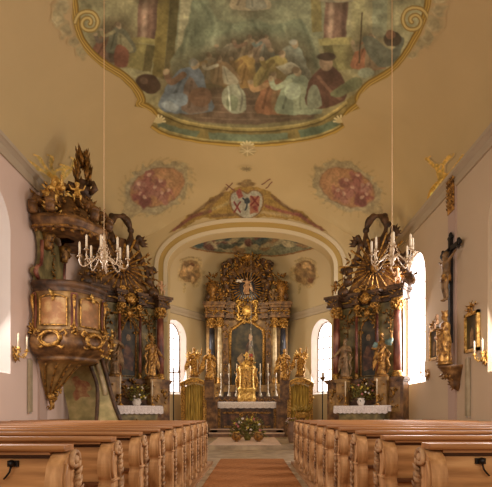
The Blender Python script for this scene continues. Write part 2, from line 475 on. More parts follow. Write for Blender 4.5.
class Painting:
    """a small oil-paint canvas in photograph pixels, later laid on the real plaster"""
    def __init__(s, x0, y0, x1, y1, ref, res=.5):
        s.x0, s.y0, s.res = x0, y0, res
        s.w, s.h = int((x1-x0)/res)+1, int((y1-y0)/res)+1
        s.X, s.Y = np.meshgrid(x0+np.arange(s.w)*res, y0+np.arange(s.h)*res)
        s.wx = (vnoise(s.h,s.w,9)-.5)*2.2; s.wy = (vnoise(s.h,s.w,9)-.5)*2.2
        s.ref = np.array(ref, float); s.img = np.zeros((s.h,s.w,3))+s.ref
        s.a = np.zeros((s.h,s.w)); s.layer = np.zeros((s.h,s.w), int); s.cur = 0
    def _put(s, sd, c, soft, a):
        k = np.clip(.5-sd/soft, 0, 1)*a
        s.img = s.img*(1-k[...,None])+np.array(c, float)*k[...,None]
        s.a = np.maximum(s.a, k) if s.clip is None else s.a
        s.layer[k > .5] = s.cur
    clip = None
    def _sd(s, pts, warp):
        X, Y = (s.X+s.wx*warp, s.Y+s.wy*warp)
        d = np.full(X.shape, 1e9); ins = np.zeros(X.shape, bool)
        n = len(pts)
        for i in range(n):
            (ax, ay), (bx, by) = pts[i], pts[(i+1)%n]
            ex, ey = bx-ax, by-ay; q = ex*ex+ey*ey+1e-9
            t = np.clip(((X-ax)*ex+(Y-ay)*ey)/q, 0, 1)
            d = np.minimum(d, np.hypot(X-ax-t*ex, Y-ay-t*ey))
            if abs(ey) > 1e-9:
                c = ((ay > Y) != (by > Y)) & (X < (bx-ax)*(Y-ay)/ey+ax); ins ^= c
        return np.where(ins, -d, d)
    def poly(s, pts, c, soft=1.2, a=1, sm=0, warp=.6):
        if sm: pts = [(p.x,p.y) for p in smoothed([(x,y,0) for x,y in pts], sm, True)]
        s._put(s._sd(pts, warp), c, soft, a*(s.clip if s.clip is not None else 1))
    def ell(s, cx, cy, rx, ry, c, rot=0, soft=1.2, a=1, warp=.8):
        X, Y = s.X+s.wx*warp-cx, s.Y+s.wy*warp-cy; k = math.radians(rot)
        u, v = X*math.cos(k)+Y*math.sin(k), -X*math.sin(k)+Y*math.cos(k)
        r = np.sqrt((u/rx)**2+(v/ry)**2)
        s._put((r-1)*min(rx,ry), c, soft, a*(s.clip if s.clip is not None else 1))
    def stroke(s, pts, wd, c, soft=.9, a=1, sm=4, warp=.3, closed=False):
        if sm: pts = [(p.x,p.y) for p in smoothed([(x,y,0) for x,y in pts], sm, closed)]
        X, Y = (s.X+s.wx*warp, s.Y+s.wy*warp); d = np.full(X.shape, 1e9)
        q = list(zip(pts, pts[1:]))+([(pts[-1],pts[0])] if closed else [])
        for (ax,ay),(bx,by) in q:
            ex, ey = bx-ax, by-ay; l = ex*ex+ey*ey+1e-9
            t = np.clip(((X-ax)*ex+(Y-ay)*ey)/l, 0, 1); d = np.minimum(d, np.hypot(X-ax-t*ex, Y-ay-t*ey))
        s._put(d-wd/2, c, soft, a*(s.clip if s.clip is not None else 1))
    def figure(s, x, y, h, robe, robe2, lean=0, skin=(150,108,76), hair=(70,46,30)):
        """a loosely brushed robed figure whose robe sits at (x, y)"""
        w = h*.42; l = lean
        s.ell(x+l*.3, y-h*.42, w*1.25, h*.6, (70,50,32), soft=h*.3, a=.55)
        s.poly([(x-w,y),(x-w*.9,y-h*.35),(x-w*.4+l*.6,y-h*.72),(x+w*.4+l*.6,y-h*.72),(x+w*.85,y-h*.35),(x+w*1.05,y)], robe, sm=3)
        s.poly([(x-w*.2,y-1),(x+l*.4,y-h*.6),(x+w*.6,y-h*.3),(x+w*.9,y-1)], robe2, sm=3, a=.75)
        s.stroke([(x-w*.7,y-h*.1),(x-w*.3+l*.4,y-h*.55)], h*.05, [v*.6 for v in robe], a=.6)
        s.stroke([(x+w*.1,y-h*.08),(x+w*.1+l*.4,y-h*.5)], h*.05, [v*.6 for v in robe2], a=.5)
        s.stroke([(x-w*.3+l*.6,y-h*.62),(x-w*.9+l,y-h*.5),(x-w*1.1+l,y-h*.66)], h*.11, robe2)
        s.ell(x-w*1.1+l, y-h*.68, h*.06, h*.05, skin)
        s.ell(x+l*.9+w*.1, y-h*.80, h*.075, h*.095, skin); s.ell(x+l*.9+w*.02, y-h*.84, h*.08, h*.07, hair, a=.65)
    def soften(s, px, tone, mix, gain=1.0):
        """let the wet paint run together and sink towards one tone"""
        k = max(1, int(px/s.res)); ker = np.ones(k)/k
        for ax in (0, 1):
            for c in range(3): s.img[...,c] = np.apply_along_axis(lambda v: np.convolve(np.pad(v,k,mode='edge'), ker, 'same')[k:-k], ax, s.img[...,c])
        s.img = (s.img*(1-mix)+np.array(tone, float)*mix)*gain
    def alpha_cut(s, amp=.16, cell=4):
        nz = vnoise(s.h,s.w,cell)*.6+vnoise(s.h,s.w,cell*3)*.4
        s.img = s.img*(1+amp*2*(nz-.5))[...,None]
    def lay(s, name, bv, parent=None, alb=CEIL_ALB, off=.012, layer=None, amin=.02):
        A = s.a
        def lc(c):
            c = np.clip(c,0,255)/255.; return np.where(c <= .04045, c/12.92, ((c+.055)/1.055)**2.4)
        im = s.img.mean(-1,keepdims=True); im = im+(s.img-im)*1.15
        colr = lc(im)/lc(s.ref)*np.array(alb)
        colr = colr*A[...,None]+np.array(alb)*(1-A[...,None])
        vid = -np.ones((s.h,s.w), int); vs, cs, fs = [], [], []
        org = Vector((0,0,EYE))
        keep = A > amin
        if layer is not None: keep &= (s.layer == layer)
        kk = keep.copy(); kk[1:] |= keep[:-1]; kk[:,1:] |= keep[:,:-1]; kk[1:,1:] |= keep[:-1,:-1]
        for j, i in np.argwhere(kk):
            dr = Vector(((s.X[j,i]-CX)/F, 1, (HY-s.Y[j,i])/F)).normalized()
            h, nr, _, _ = bv.ray_cast(org, dr)
            if h is None: continue
            if nr.dot(dr) > 0: nr = -nr
            vid[j,i] = len(vs); vs.append(h+nr*off); cs.append((*np.clip(colr[j,i],0,1),1))
        for j, i in np.argwhere(keep):
            if j+1 >= s.h or i+1 >= s.w: continue
            q = (vid[j,i],vid[j,i+1],vid[j+1,i+1],vid[j+1,i])
            if min(q) >= 0: fs.append(q)
        me = bpy.data.meshes.new(name); me.from_pydata(vs, [], fs)
        at = me.color_attributes.new('Col', 'FLOAT_COLOR', 'POINT')
        at.data.foreach_set('color', np.array(cs, np.float32).ravel())
        me.polygons.foreach_set('use_smooth', [True]*len(fs)); me.materials.append(M['paint'])
        o = bpy.data.objects.new(name, me); COL.objects.link(o)
        if parent is not None: o.parent = parent
        return o

# ---- the great fresco over the nave
fr = Painting(40, -70, 452, 152, (152,117,72), .6)
outline = [(80,-70),(74,-40),(72,0),(72,18),(76,36),(87,54),(103,68),(120,78),(131,89),(137,99),(134,106),(146,108),(156,116),(150,127),(158,133),(172,138),(198,143),(222,146),(249,147),(276,146),(300,142),(322,138),(336,133),(345,127),(341,118),(350,112),(360,108),(356,103),(361,94),(370,86),(388,77),(400,66),(411,51),(420,36),(428,18),(432,0),(431,-40),(424,-70)]
# pale stucco shellwork around the scrolls
for x, y, r in ((62,6,9),(58,18,8),(66,30,7),(74,42,6),(82,52,6),(60,-6,9),(434,24,9),(428,36,8),(420,44,7),(412,54,6),(438,10,8),(440,-4,9)):
    fr.cur = 0 if x < 250 else 3
    fr.ell(x, y, r, r*.8, (146,122,82), rot=x*7, soft=4, a=.75, warp=3)
    fr.stroke([(x-r*.6,y+r*.4),(x,y-r*.6),(x+r*.6,y),(x,y+r*.4)], 1.6, (122,104,70), a=.6)
    fr.stroke([(x-r*.8,y),(x-r*.2,y+r*.7),(x+r*.5,y+r*.5)], 1.2, (168,142,98), a=.7)
fr.cur = 1
fr.poly(outline, (130,108,66), warp=.2)
fr.clip = np.clip(.5-fr._sd(outline, .2)/1.2, 0, 1)
fr.poly([(170,-70),(330,-70),(332,40),(300,60),(190,60),(165,40)], (122,116,80), soft=14)
fr.poly([(60,-70),(175,-70),(168,40),(160,100),(90,70),(60,20)], (142,122,78), soft=8)
fr.poly([(330,-70),(440,-70),(430,40),(380,90),(330,60)], (146,128,84), soft=8)
# columns, plinths and gilded pilasters
for (x0,x1,y1,sx) in ((136,156,40,0),(323,345,38,0)):
    fr.poly([(x0+6,-70),(x1+8,-70),(x1,y1),(x0,y1)], (122,78,60))
    fr.poly([(x0+10,-70),(x0+15,-70),(x0+9,y1),(x0+4,y1)], (164,116,90), soft=3)
    fr.poly([(x1+3,-70),(x1+8,-70),(x1,y1),(x1-5,y1)], (84,52,42), soft=3)
fr.poly([(130,36),(160,38),(158,44),(128,42)], (152,126,62)); fr.poly([(127,42),(156,45),(150,71),(124,66)], (128,106,52)); fr.poly([(146,44),(156,45),(150,71),(142,70)], (92,74,38))
fr.poly([(318,38),(352,36),(354,43),(319,45)], (152,128,66)); fr.poly([(322,45),(352,43),(356,68),(328,72)], (122,104,56)); fr.poly([(322,45),(332,45),(338,71),(328,72)], (92,78,42))
for pts, c in (([(163,-70),(176,-70),(163,78),(152,76)], (124,96,40)), ([(176,-70),(184,-70),(174,60),(163,78)], (86,70,36)), ([(306,-70),(318,-70),(322,30),(312,32)], (128,104,52)), ([(184,-70),(200,-70),(196,20),(184,40),(176,60)], (156,138,96)), ([(372,-70),(392,-70),(386,36),(372,40)], (126,122,88)), ([(350,-70),(366,-70),(364,46),(352,40)], (150,132,82))):
    fr.poly(pts, c)
# hanging drapery over the middle
fr.poly([(196,-30),(214,14),(232,22),(252,18),(275,24),(300,18),(312,38),(322,62),(318,78),(300,62),(270,50),(236,44),(204,58),(190,70),(176,76),(170,60),(182,42),(190,10)], (106,108,76), sm=3, soft=2)
for pts in ([(200,0),(212,22),(206,50)],[(186,30),(180,60)],[(252,20),(262,40)],[(230,24),(224,44)],[(300,20),(310,44),(316,66)],[(280,24),(286,48)]):
    fr.stroke(pts, 3, (78,82,58), a=.6, soft=3); fr.stroke([(x+4,y) for x,y in pts], 2, (140,138,98), a=.5, soft=3)
fr.poly([(206,40),(236,34),(276,36),(300,52),(296,74),(206,72)], (126,122,88), soft=6, sm=3)
# steps
fr.poly([(190,98),(214,86),(300,86),(316,100),(314,118),(256,124),(200,122),(176,112)], (104,70,54), soft=2)
for y in (92,99,106,113): fr.stroke([(196,y+4),(250,y+6),(310,y+2)], 1.2, (138,98,74), a=.6)
# the company of figures, loosely brushed
def G(x, y, h, a, b, lean=0, **kw): fr.figure(x, y+h*.06, h*1.28, a, b, lean*1.2, hair=kw.get('hair',(86,60,40)), skin=(150,112,78))
G(108,58,30,(118,60,42),(92,70,56),4); G(120,50,26,(88,80,58),(124,104,66),-3); fr.poly([(116,44),(128,50),(126,66),(114,64)], (120,56,40), sm=3)
fr.ell(148,83,13,9,(66,38,28),rot=20); fr.ell(144,80,5,3,(96,60,44),rot=20)
G(232,66,26,(140,116,88),(108,92,70)); G(252,60,24,(164,126,88),(148,96,70),-3); G(262,58,22,(150,110,84),(94,104,92),3); G(214,80,26,(128,106,78),(150,104,52),-6)
G(240,84,32,(156,106,44),(122,76,36),8); G(226,82,24,(124,86,54),(168,150,120),-7)
G(290,78,36,(116,116,96),(92,98,84),2,hair=(150,146,128)); G(272,86,34,(162,128,58),(130,96,42),8); fr.poly([(275,66),(290,61),(300,66),(286,75)], (186,170,138))
G(186,108,46,(84,90,100),(112,70,50),6,hair=(84,88,84)); fr.ell(176,100,12,8,(98,106,116),rot=-20); fr.ell(200,96,12,10,(108,66,48)); fr.ell(170,106,9,5,(120,124,128),rot=15)
fr.poly([(224,88),(236,83),(245,94),(245,110),(232,113),(222,102)], (140,132,104), sm=3); fr.ell(232,102,6,8,(108,110,80)); fr.stroke([(238,84),(242,96),(240,110)], 2, (108,98,80)); fr.stroke([(228,86),(230,110)], 1.6, (178,170,144))
G(276,110,36,(142,74,46),(162,104,62),-4); G(298,110,40,(110,114,86),(134,134,100),-3); fr.ell(292,90,8,9,(146,150,118))
fr.poly([(308,82),(322,66),(336,68),(346,86),(344,100),(322,108),(306,104)], (84,46,36), sm=3); fr.ell(326,62,7,8,(140,98,70)); fr.ell(326,56,10,4,(62,42,32)); fr.stroke([(318,76),(330,90),(340,98)], 3, (112,64,48)); fr.poly([(308,90),(316,84),(322,104),(308,108)], (110,108,84), sm=3)
G(368,66,30,(146,74,46),(120,96,66),2); fr.poly([(362,40),(372,36),(392,50),(398,36),(404,40),(396,60),(378,66)], (84,80,62), sm=3); fr.ell(392,38,9,8,(62,46,34)); fr.ell(390,34,5,5,(112,64,44)); fr.stroke([(362,12),(359,62)], 1.4, (70,50,32)); fr.ell(366,72,8,5,(134,130,98))
fr.poly([(340,96),(362,84),(356,76),(330,92)], (96,92,58), sm=3)
G(150,-6,34,(110,88,58),(134,100,60)); G(336,-2,30,(124,108,80),(150,120,80)); G(250,6,34,(150,120,84),(112,104,84))
for x, y, r in ((210,-36,20),(250,-52,24),(292,-36,20)): fr.ell(x,y,r,r*.5,(160,142,100),soft=8)
# painted parapet: teal panels between ochre mouldings
fr.poly([(128,92),(150,104),(172,116),(206,126),(249,129),(292,126),(324,116),(346,100),(366,84),(368,90),(352,106),(346,124),(330,136),(296,143),(249,147),(200,143),(166,136),(148,126),(134,106)], (126,94,42), sm=2)
fr.poly([(156,119),(178,127),(200,131),(196,138),(172,134),(158,127)], (86,92,66)); fr.poly([(208,132),(249,134),(288,132),(288,139),(249,142),(210,140)], (98,106,76)); fr.poly([(298,130),(322,124),(340,116),(340,124),(324,133),(300,138)], (84,96,68))
for pts in ([(158,110),(180,120),(208,126),(249,129),(290,126),(322,118),(346,102)],[(160,128),(176,134),(206,140),(249,143),(292,140),(322,134),(340,126)]):
    fr.stroke(pts, 3.4, (150,114,52)); fr.stroke([(x,y-1) for x,y in pts], 1.0, (182,146,80), a=.8); fr.stroke([(x,y+2.4) for x,y in pts], 1.4, (78,56,26), a=.9)
fr.alpha_cut(.16, 3)
big = vnoise(fr.h, fr.w, 24)*.6+vnoise(fr.h, fr.w, 9)*.4
fr.img = fr.img*(.72+.5*big)[...,None]
gr = fr.img.mean(-1, keepdims=True); fr.img = gr*np.array((1.06,.98,.74))*.45+fr.img*.55
fr.soften(1.5, (116,92,52), .16, .98)
fr.cur = 2
# carved-looking frame
lf = [(72,-70),(70,-30),(74,10),(78,34),(88,50),(104,64),(122,75),(134,87),(141,99),(139,104),(150,110),(156,118)]
rf = [(428,-70),(430,-30),(429,4),(424,22),(416,38),(408,52),(396,67),(384,76),(368,86),(360,96),(359,104),(350,112),(344,120)]
for pts in (lf, rf):
    fr.stroke(pts, 9.5, (98,72,34)); fr.stroke(pts, 6.4, (138,104,50)); fr.stroke(pts, 3.0, (104,76,36)); fr.stroke(pts, 1.0, (160,124,66))
lo = [(152,127),(166,135),(198,142),(249,146),(300,142),(328,135),(344,127)]
fr.stroke(lo, 5, (98,72,34)); fr.stroke(lo, 2.4, (146,110,54))
def curl(cx, cy, r, a0, sg):
    pts = [(x,z) for x,_,z in spiral((cx,cy), r, 1.6, a0, sg, 30)]
    fr.stroke(pts, 4.6, (112,86,46), sm=0); fr.stroke(pts, 2.2, (158,128,76), sm=0)
curl(88,22,13,PI,1); curl(414,20,15,0,-1)
for x, y in ((158,118),(247,144),(341,118)):
    for k in range(7):
        a = PI*(k/6); fr.stroke([(x,y+3),(x+7*math.cos(a),y+3-6*math.sin(a))], 2, (172,146,102))
    fr.ell(x,y+2,5,3,(158,132,88))
fr.cur = 9
root = thing('ceiling_fresco', 'large painted ceiling scene of robed figures and columns inside a scrolled ochre frame', 'fresco')
fr.lay('painted_scene', BV_NAVE, root, layer=1); fr.lay('painted_frame', BV_NAVE, root, layer=2); fr.lay('shellwork', BV_NAVE, root, layer=0, amin=.02); fr.lay('shellwork', BV_NAVE, root, layer=3)

# ---- the two pink medallions beside the arch
def medallion(cx, cy, sg, label, bv=BV_NAVE):
    p = Painting(cx-46, cy-42, cx+46, cy+48, (182,136,76), .5)
    r = random.Random(cx)
    p.ell(cx,cy,36,25,(142,120,80),rot=-22*sg,soft=2.5,a=.95,warp=3.5); p.ell(cx-sg*3,cy+2,32.5,22.5,(160,134,92),rot=-22*sg,soft=3,warp=2)
    p.poly([(cx-sg*30,cy+6),(cx-sg*14,cy+24),(cx-sg*26,cy+32),(cx-sg*34,cy+40),(cx-sg*36,cy+24)], (146,120,80), soft=2, a=.85)
    for k in range(30):
        a = 2*PI*k/30; c0, s0 = math.cos(a), math.sin(a); q = 1+.18*r.random()
        x, y = 34*c0, 23*s0; k2 = math.radians(-22*sg)
        X, Y = cx+x*math.cos(k2)-y*math.sin(k2), cy+x*math.sin(k2)+y*math.cos(k2)
        p.stroke([(X-5*c0,Y-5*s0),(X+3*s0*q,Y-3*c0*q),(X+6*c0*q,Y+5*s0*q)], 2.2, (128,106,70) if k%2 else (170,142,94), a=.45)
    p.ell(cx,cy,29,19,(122,92,62),rot=-22*sg)
    p.ell(cx,cy,28,18,(152,100,62),rot=-22*sg)
    p.ell(cx+sg*8,cy-6,14,9,(164,112,70),rot=-22*sg,soft=6)
    for dx, dy, rr, c in ((-14,2,9,(112,58,48)),(-9,-8,8,(128,72,58)),(-18,10,7,(120,60,50)),(-4,4,8,(140,84,66)),(-14,14,8,(98,50,44)),(4,10,7,(150,94,72)),(2,-4,6,(122,70,56)),(-20,0,6,(150,96,76)),(10,6,6,(138,80,62))):
        p.ell(cx+sg*dx,cy+dy,rr,rr*.75,c,rot=dx*9,soft=2.5,warp=3)
        p.stroke([(cx+sg*(dx-4),cy+dy+2),(cx+sg*dx,cy+dy-3),(cx+sg*(dx+4),cy+dy+1)], 1.2, (90,44,40), a=.6)
        p.ell(cx+sg*dx+1,cy+dy-rr*.5,2,2,(184,134,100))
    p.alpha_cut(.25,3)
    p.soften(1.2, (146,106,60), .34)
    o = p.lay('ceiling_medallion', bv); tag(o, label, 'painting')
medallion(157,187,1,'pink painted medallion of figures on the ceiling above the pulpit side altar')
medallion(347,187,-1,'pink painted medallion of figures on the ceiling toward the crucifix wall')

# ---- draped coat of arms over the chancel arch
p = Painting(160, 176, 334, 240, (184,138,76), .4)
p.poly([(169,233),(179,224),(189,215),(203,207),(211,198),(226,191),(238,187),(246,185),(255,186),(265,189),(277,196),(284,206),(302,212),(314,222),(329,233),(312,226),(298,221),(284,219),(262,217),(240,219),(218,219),(200,219),(190,225)], (150,108,52), sm=3, warp=1)
for pts, c in (([(190,216),(206,204),(222,194)], (98,66,40)), ([(202,212),(222,206),(236,196)], (176,138,80)), ([(212,216),(240,214)], (112,78,46)), ([(174,230),(192,217),(210,211)], (112,62,46)), ([(272,196),(288,208),(306,218)], (98,64,40)), ([(266,206),(284,212),(300,215)], (134,72,54)), ([(262,212),(290,216)], (180,140,86)), ([(300,216),(322,230)], (112,62,46)), ([(226,188),(214,202),(204,214)], (120,84,48))):
    p.stroke(pts, 3.2, c, soft=2, a=.8)
p.poly([(231,194),(241,190),(247,193),(253,190),(262,194),(261,210),(254,217),(247,219),(239,216),(232,209)], (166,142,102), sm=3)
p.stroke([(231,194),(241,190),(247,193),(253,190),(262,194),(261,210),(247,219),(232,209)], 1.4, (122,84,48), closed=True)
p.poly([(240,188),(244,196),(238,198),(236,192)], (140,72,52)); p.poly([(250,196),(260,196),(258,212),(250,214)], (150,92,60))
for x0,y0,x1,y1 in ((234,202,240,212),(240,202,234,212),(251,196,258,205),(258,196,251,205)): p.stroke([(x0,y0),(x1,y1)], 1.6, (112,48,38), sm=0)
p.stroke([(243,198),(247,204),(245,210)], 1.6, (50,50,44)); p.ell(247,201,3,3,(60,56,46)); p.ell(255,208,2.6,2.6,(122,58,44))
p.ell(246,184,10,2.4,(128,92,52)); p.ell(246,181.5,5,2.4,(140,104,60))
for a, b in (((226,184),(234,190)),((232,183),(226,190)),((262,184),(270,179)),((266,188),(272,182))): p.stroke([a,b], 1.4, (112,64,44), sm=0)
p.alpha_cut(.2,3); p.soften(.9, (150,108,56), .10, .94)
o = p.lay('coat_of_arms', BV_NAVE); tag(o, 'painted shield with drawn drapery above the chancel arch', 'coat of arms')

# ---- small ceiling rosettes
for cx, cy, rx, ry, lab in ((247.5,150.5,9,5,'small pale shell ornament touching the lower edge of the big ceiling painting'),(246.5,168.5,6,2.6,'small oval vent rosette on the ceiling above the painted shield')):
    p = Painting(cx-12, cy-8, cx+12, cy+8, (164,126,74), .4)
    p.ell(cx,cy,rx,ry,(140,112,70),soft=2)
    for k in range(8): p.stroke([(cx,cy),(cx+rx*.9*math.cos(k*PI/4),cy+ry*.9*math.sin(k*PI/4))], 1, (178,148,100) if ry > 4 else (104,82,52), a=.8)
    tag(p.lay('ceiling_rosette', BV_NAVE, off=.03), lab, 'ornament')

# ---- gilded flame ornaments painted on the vault above the wall pilasters
def flames(cx, cy, sg, label, d):
    p = Painting(cx-34, cy-34, cx+34, cy+34, (156,120,72), .5)
    for k, (a, l) in enumerate(((100,18),(124,28),(76,25),(52,29),(34,30),(148,18),(18,20))):
        q = math.radians(a); bx, by = cx-sg*6+sg*k*1.6, cy+10-k*1.5
        ex, ey = bx+sg*math.cos(q)*l, by-math.sin(q)*l
        mx, my = (bx+ex)/2+4*math.sin(k*2.1), (by+ey)/2+3*math.cos(k*1.7)
        p.stroke([(bx,by),(mx,my),(ex,ey)], 4.2-.3*k, (152,112,50) if not d else (150,116,58), soft=1.6)
        p.stroke([(mx,my),(ex+2,ey+1),(ex+4*sg,ey-2)], 1.8, (166,124,58))
    p.stroke([(cx-sg*18,cy+30),(cx-sg*15,cy+18),(cx-sg*6,cy+8),(cx+sg*6,cy)], 4.5, (150,106,42))
    p.stroke([(cx-sg*16,cy+22),(cx-sg*4,cy+6)], 1.4, (196,150,76))
    p.alpha_cut(.25,3)
    tag(p.lay('gilded_ornament', BV_NAVE, off=.02, alb=(.64,.49,.28)), label, 'ornament')
flames(447,173,1,'gold painted flame ornament on the vault above the crucifix',0)
flames(54,174,-1,'gold painted flame ornament on the vault behind the pulpit canopy',1)

# ---- chancel paintings
CH_ALB = (.58,.455,.265)
p = Painting(178, 228, 322, 260, (150,122,76), .4)
p.poly([(183,244),(196,239),(216,235),(249,233),(280,235),(302,239),(317,246),(302,251),(276,256),(246,254),(214,252),(196,249)], (96,88,60), sm=3)
rr = random.Random(5)
for k in range(60):
    x = 190+rr.random()*118; y = 244+(rr.random()-.5)*15*(1-abs(x-249)/72)
    p.ell(x,y,3+rr.random()*5,1.5+rr.random()*2,rr.choice([(70,66,48),(120,104,70),(138,118,80),(84,58,42),(60,62,50),(110,84,52)]),rot=rr.randint(-30,30),soft=1.5)
p.stroke([(183,244),(196,239),(216,235),(249,233),(280,235),(302,239),(317,246),(302,251),(276,256),(246,254),(214,252),(196,249)], 1.6, (108,76,44), closed=True)
p.alpha_cut(.25,2.5)
tag(p.lay('chancel_fresco', BV_CH, alb=CH_ALB), 'long lens-shaped dark painting on the chancel vault above the high altar', 'fresco')
for cx, cy, lab in ((190,272,'round brown painted medallion on the chancel vault, pulpit side'),(305,273,'round brown painted medallion on the chancel vault, crucifix side')):
    p = Painting(cx-18, cy-18, cx+18, cy+22, (150,122,76), .4)
    p.ell(cx,cy,14,14,(134,108,66),soft=3,a=.8,warp=3); p.ell(cx,cy,11,12,(108,82,48),warp=2)
    for k in range(14): p.ell(cx+rr.uniform(-8,8),cy+rr.uniform(-8,8),rr.uniform(2,4),rr.uniform(1.5,3),rr.choice([(84,56,34),(128,96,56),(148,114,70),(96,72,44)]),rot=rr.randint(0,90))
    p.stroke([(cx-5,cy+12),(cx-6,cy+20)], 2.4, (132,108,68)); p.stroke([(cx-10,cy-12),(cx+2,cy-15),(cx+10,cy-11)], 2, (130,106,66))
    p.alpha_cut(.25,2.5)
    tag(p.lay('chancel_medallion', BV_CH, alb=CH_ALB), lab, 'painting')
# gilded capital on the crucifix pilaster
mb = MB()
for k in range(6):
    for j in range(9):
        mb.leaf((XR-.06, 11.67+.07*k, 6.62+.1*j), (-.25, .1*(k-2.5)*.3, 1), (-1,0,0), .14, .09, .4)
mb.box(XR-.075, XR-.055, 11.66, 12.04, 6.55, 7.25)
mb.build('trim_capital', M['robe_gold'], kind='structure')
# ------------------------------------------------------------------ sculpture and ornament makers
def statue_builder(h, arms=(((.15,.0,.66),(.10,-.14,.60)),((-.15,.0,.66),(-.08,-.15,.62))), seed=1, robe=True, lean=0.0, width=1.0, legs=False, beard=False, crown=False):
    """an upright draped figure, height h, facing -y, feet at z=0; one builder that is later fused into one skin"""
    b = MB(); r = random.Random(seed); ph = [r.random()*6 for _ in range(4)]
    rings = []
    if robe:
        secs = [(0,.15,.12),(.06,.15,.125),(.2,.125,.105),(.36,.13,.11),(.48,.135,.105),(.58,.10,.085),(.66,.12,.09),(.74,.15,.09),(.79,.135,.075),(.825,.05,.045),(.87,.035,.035)]
    else:
        secs = [(.46,.10,.08),(.52,.105,.08),(.58,.085,.07),(.66,.11,.08),(.74,.13,.08),(.79,.12,.07),(.825,.05,.045),(.87,.035,.035)]
    N = 28
    for z, rx, ry in secs:
        row = []
        amp = max(0, .16*(1-z/.62)) if robe else 0
        for k in range(N):
            a = 2*PI*k/N
            q = 1+amp*(.6*math.sin(7*a+ph[0]+z*3)+.4*math.sin(11*a+ph[1]-z*4))
            sway = lean*math.sin(z*PI)
            row.append(Vector((math.cos(a)*rx*q*width+sway, math.sin(a)*ry*q*width, z))*h)
        rings.append(row)
    b.sheet(rings, True, True)
    n = len(rings); base = len(b.v)-n*N
    b.f.append([base+k for k in range(N)][::-1]); b.sm.append(True)
    b.f.append([base+(n-1)*N+k for k in range(N)]); b.sm.append(True)
    if not robe:
        for sd in (-1,1):
            b.tube([Vector(p)*h for p in ((sd*.055,0,.5),(sd*.06,-.03,.28),(sd*.05,.01,.05))], [.062*h,.045*h,.028*h], 10)
            b.ell(Vector((sd*.055,-.035,.025))*h, (.026*h,.06*h,.024*h))
        b.sheet([[Vector((math.cos(2*PI*k/20)*.115*(1+.06*math.sin(5*2*PI*k/20)),math.sin(2*PI*k/20)*.09,z))*h for k in range(20)] for z in (.40,.46,.52)], True, True)
    else:
        # a mantle fold falling across the front
        for k in range(3):
            b.tube([Vector(p)*h for p in ((.12-.02*k,-.06,.72-.08*k),(.02,-.115,.52-.1*k),(-.10,-.10,.44-.1*k))], [.012*h,.026*h,.014*h], 6)
        # the cloak caught up on one hip and blown out behind the other
        sg_ = 1 if seed % 2 else -1
        for k in range(4):
            b.tube([Vector(p)*h for p in ((sg_*.10*width,.02,.76-.02*k),(sg_*(.20+.02*k)*width**2,.0,.60-.03*k),(sg_*(.17+.05*k)*width**2,-.03,.42-.04*k),(sg_*(.20+.05*k)*width**2,-.03,.26-.05*k))], [.02*h,.034*h,.04*h,.012*h], 6)
        b.tube([Vector(p)*h for p in ((-sg_*.13,-.04,.60),(-sg_*.20,-.03,.48),(-sg_*.15,-.05,.36),(-sg_*.19,-.02,.2),(-sg_*.14,0,.04))], [.02*h,.04*h,.03*h,.035*h,.02*h], 6)
        b.ell(Vector((.05,-.13,.015))*h, (.03*h,.05*h,.02*h)); b.ell(Vector((-.06,-.12,.015))*h, (.03*h,.05*h,.02*h))
    hd = Vector((lean*.2,-.008,.925))
    b.ell(hd*h, (.047*h,.056*h,.068*h), n=12, m=10)
    b.ell((hd+Vector((0,-.058,-.004)))*h, (.010*h,.016*h,.016*h)); b.ell((hd+Vector((0,-.045,-.042)))*h, (.02*h,.018*h,.016*h))
    for sd in (-1,1):
        b.ell((hd+Vector((sd*.02,-.047,.008)))*h, (.011*h,.01*h,.006*h)); b.ell((hd+Vector((sd*.05,.0,-.004)))*h, (.008*h,.012*h,.018*h))
    b.ell((hd+Vector((0,.018,.02)))*h, (.055*h,.055*h,.062*h), n=12, m=8)
    if beard: b.ell((hd+Vector((0,-.045,-.065)))*h, (.03*h,.025*h,.045*h))
    if crown:
        b.lathe([(.05*h,.975*h),(.06*h,1.0*h),(.062*h,1.03*h),(.03*h,1.02*h)], 12, (hd.x*h,hd.y*h,0))
        for k in range(6): b.ell((Vector((hd.x+.06*math.cos(k*PI/3), hd.y+.06*math.sin(k*PI/3), 1.04)))*h, .014*h)
    for sd, (el, ha) in zip((1,-1), arms):
        sh = Vector((sd*.12*width,0,.765)); el, ha = Vector(el), Vector(ha)
        rr = (.045,.04,.03,.02) if robe else (.034,.03,.024,.017)
        b.tube([(sh)*h, ((sh+el)/2)*h, el*h, ((el+ha)/2)*h, ha*h], [.042*h,rr[0]*h,rr[1]*h,rr[2]*h,rr[3]*h], 10)
        d = (ha-el).normalized()
        b.ell((ha+d*.02)*h, (.018*h,.018*h,.022*h))
        side = d.cross(Vector((0,0,1))); side = side.normalized() if side.length > .1 else Vector((1,0,0))
        for q in range(4): b.tube([(ha+d*.03+side*(.018-.012*q))*h, (ha+d*(.062-.004*abs(q-1.5))+side*(.02-.0135*q))*h], .0065*h, 5)
        b.tube([(ha+d*.01+side*.02)*h, (ha+d*.035+side*.034)*h], .007*h, 5)
    return b
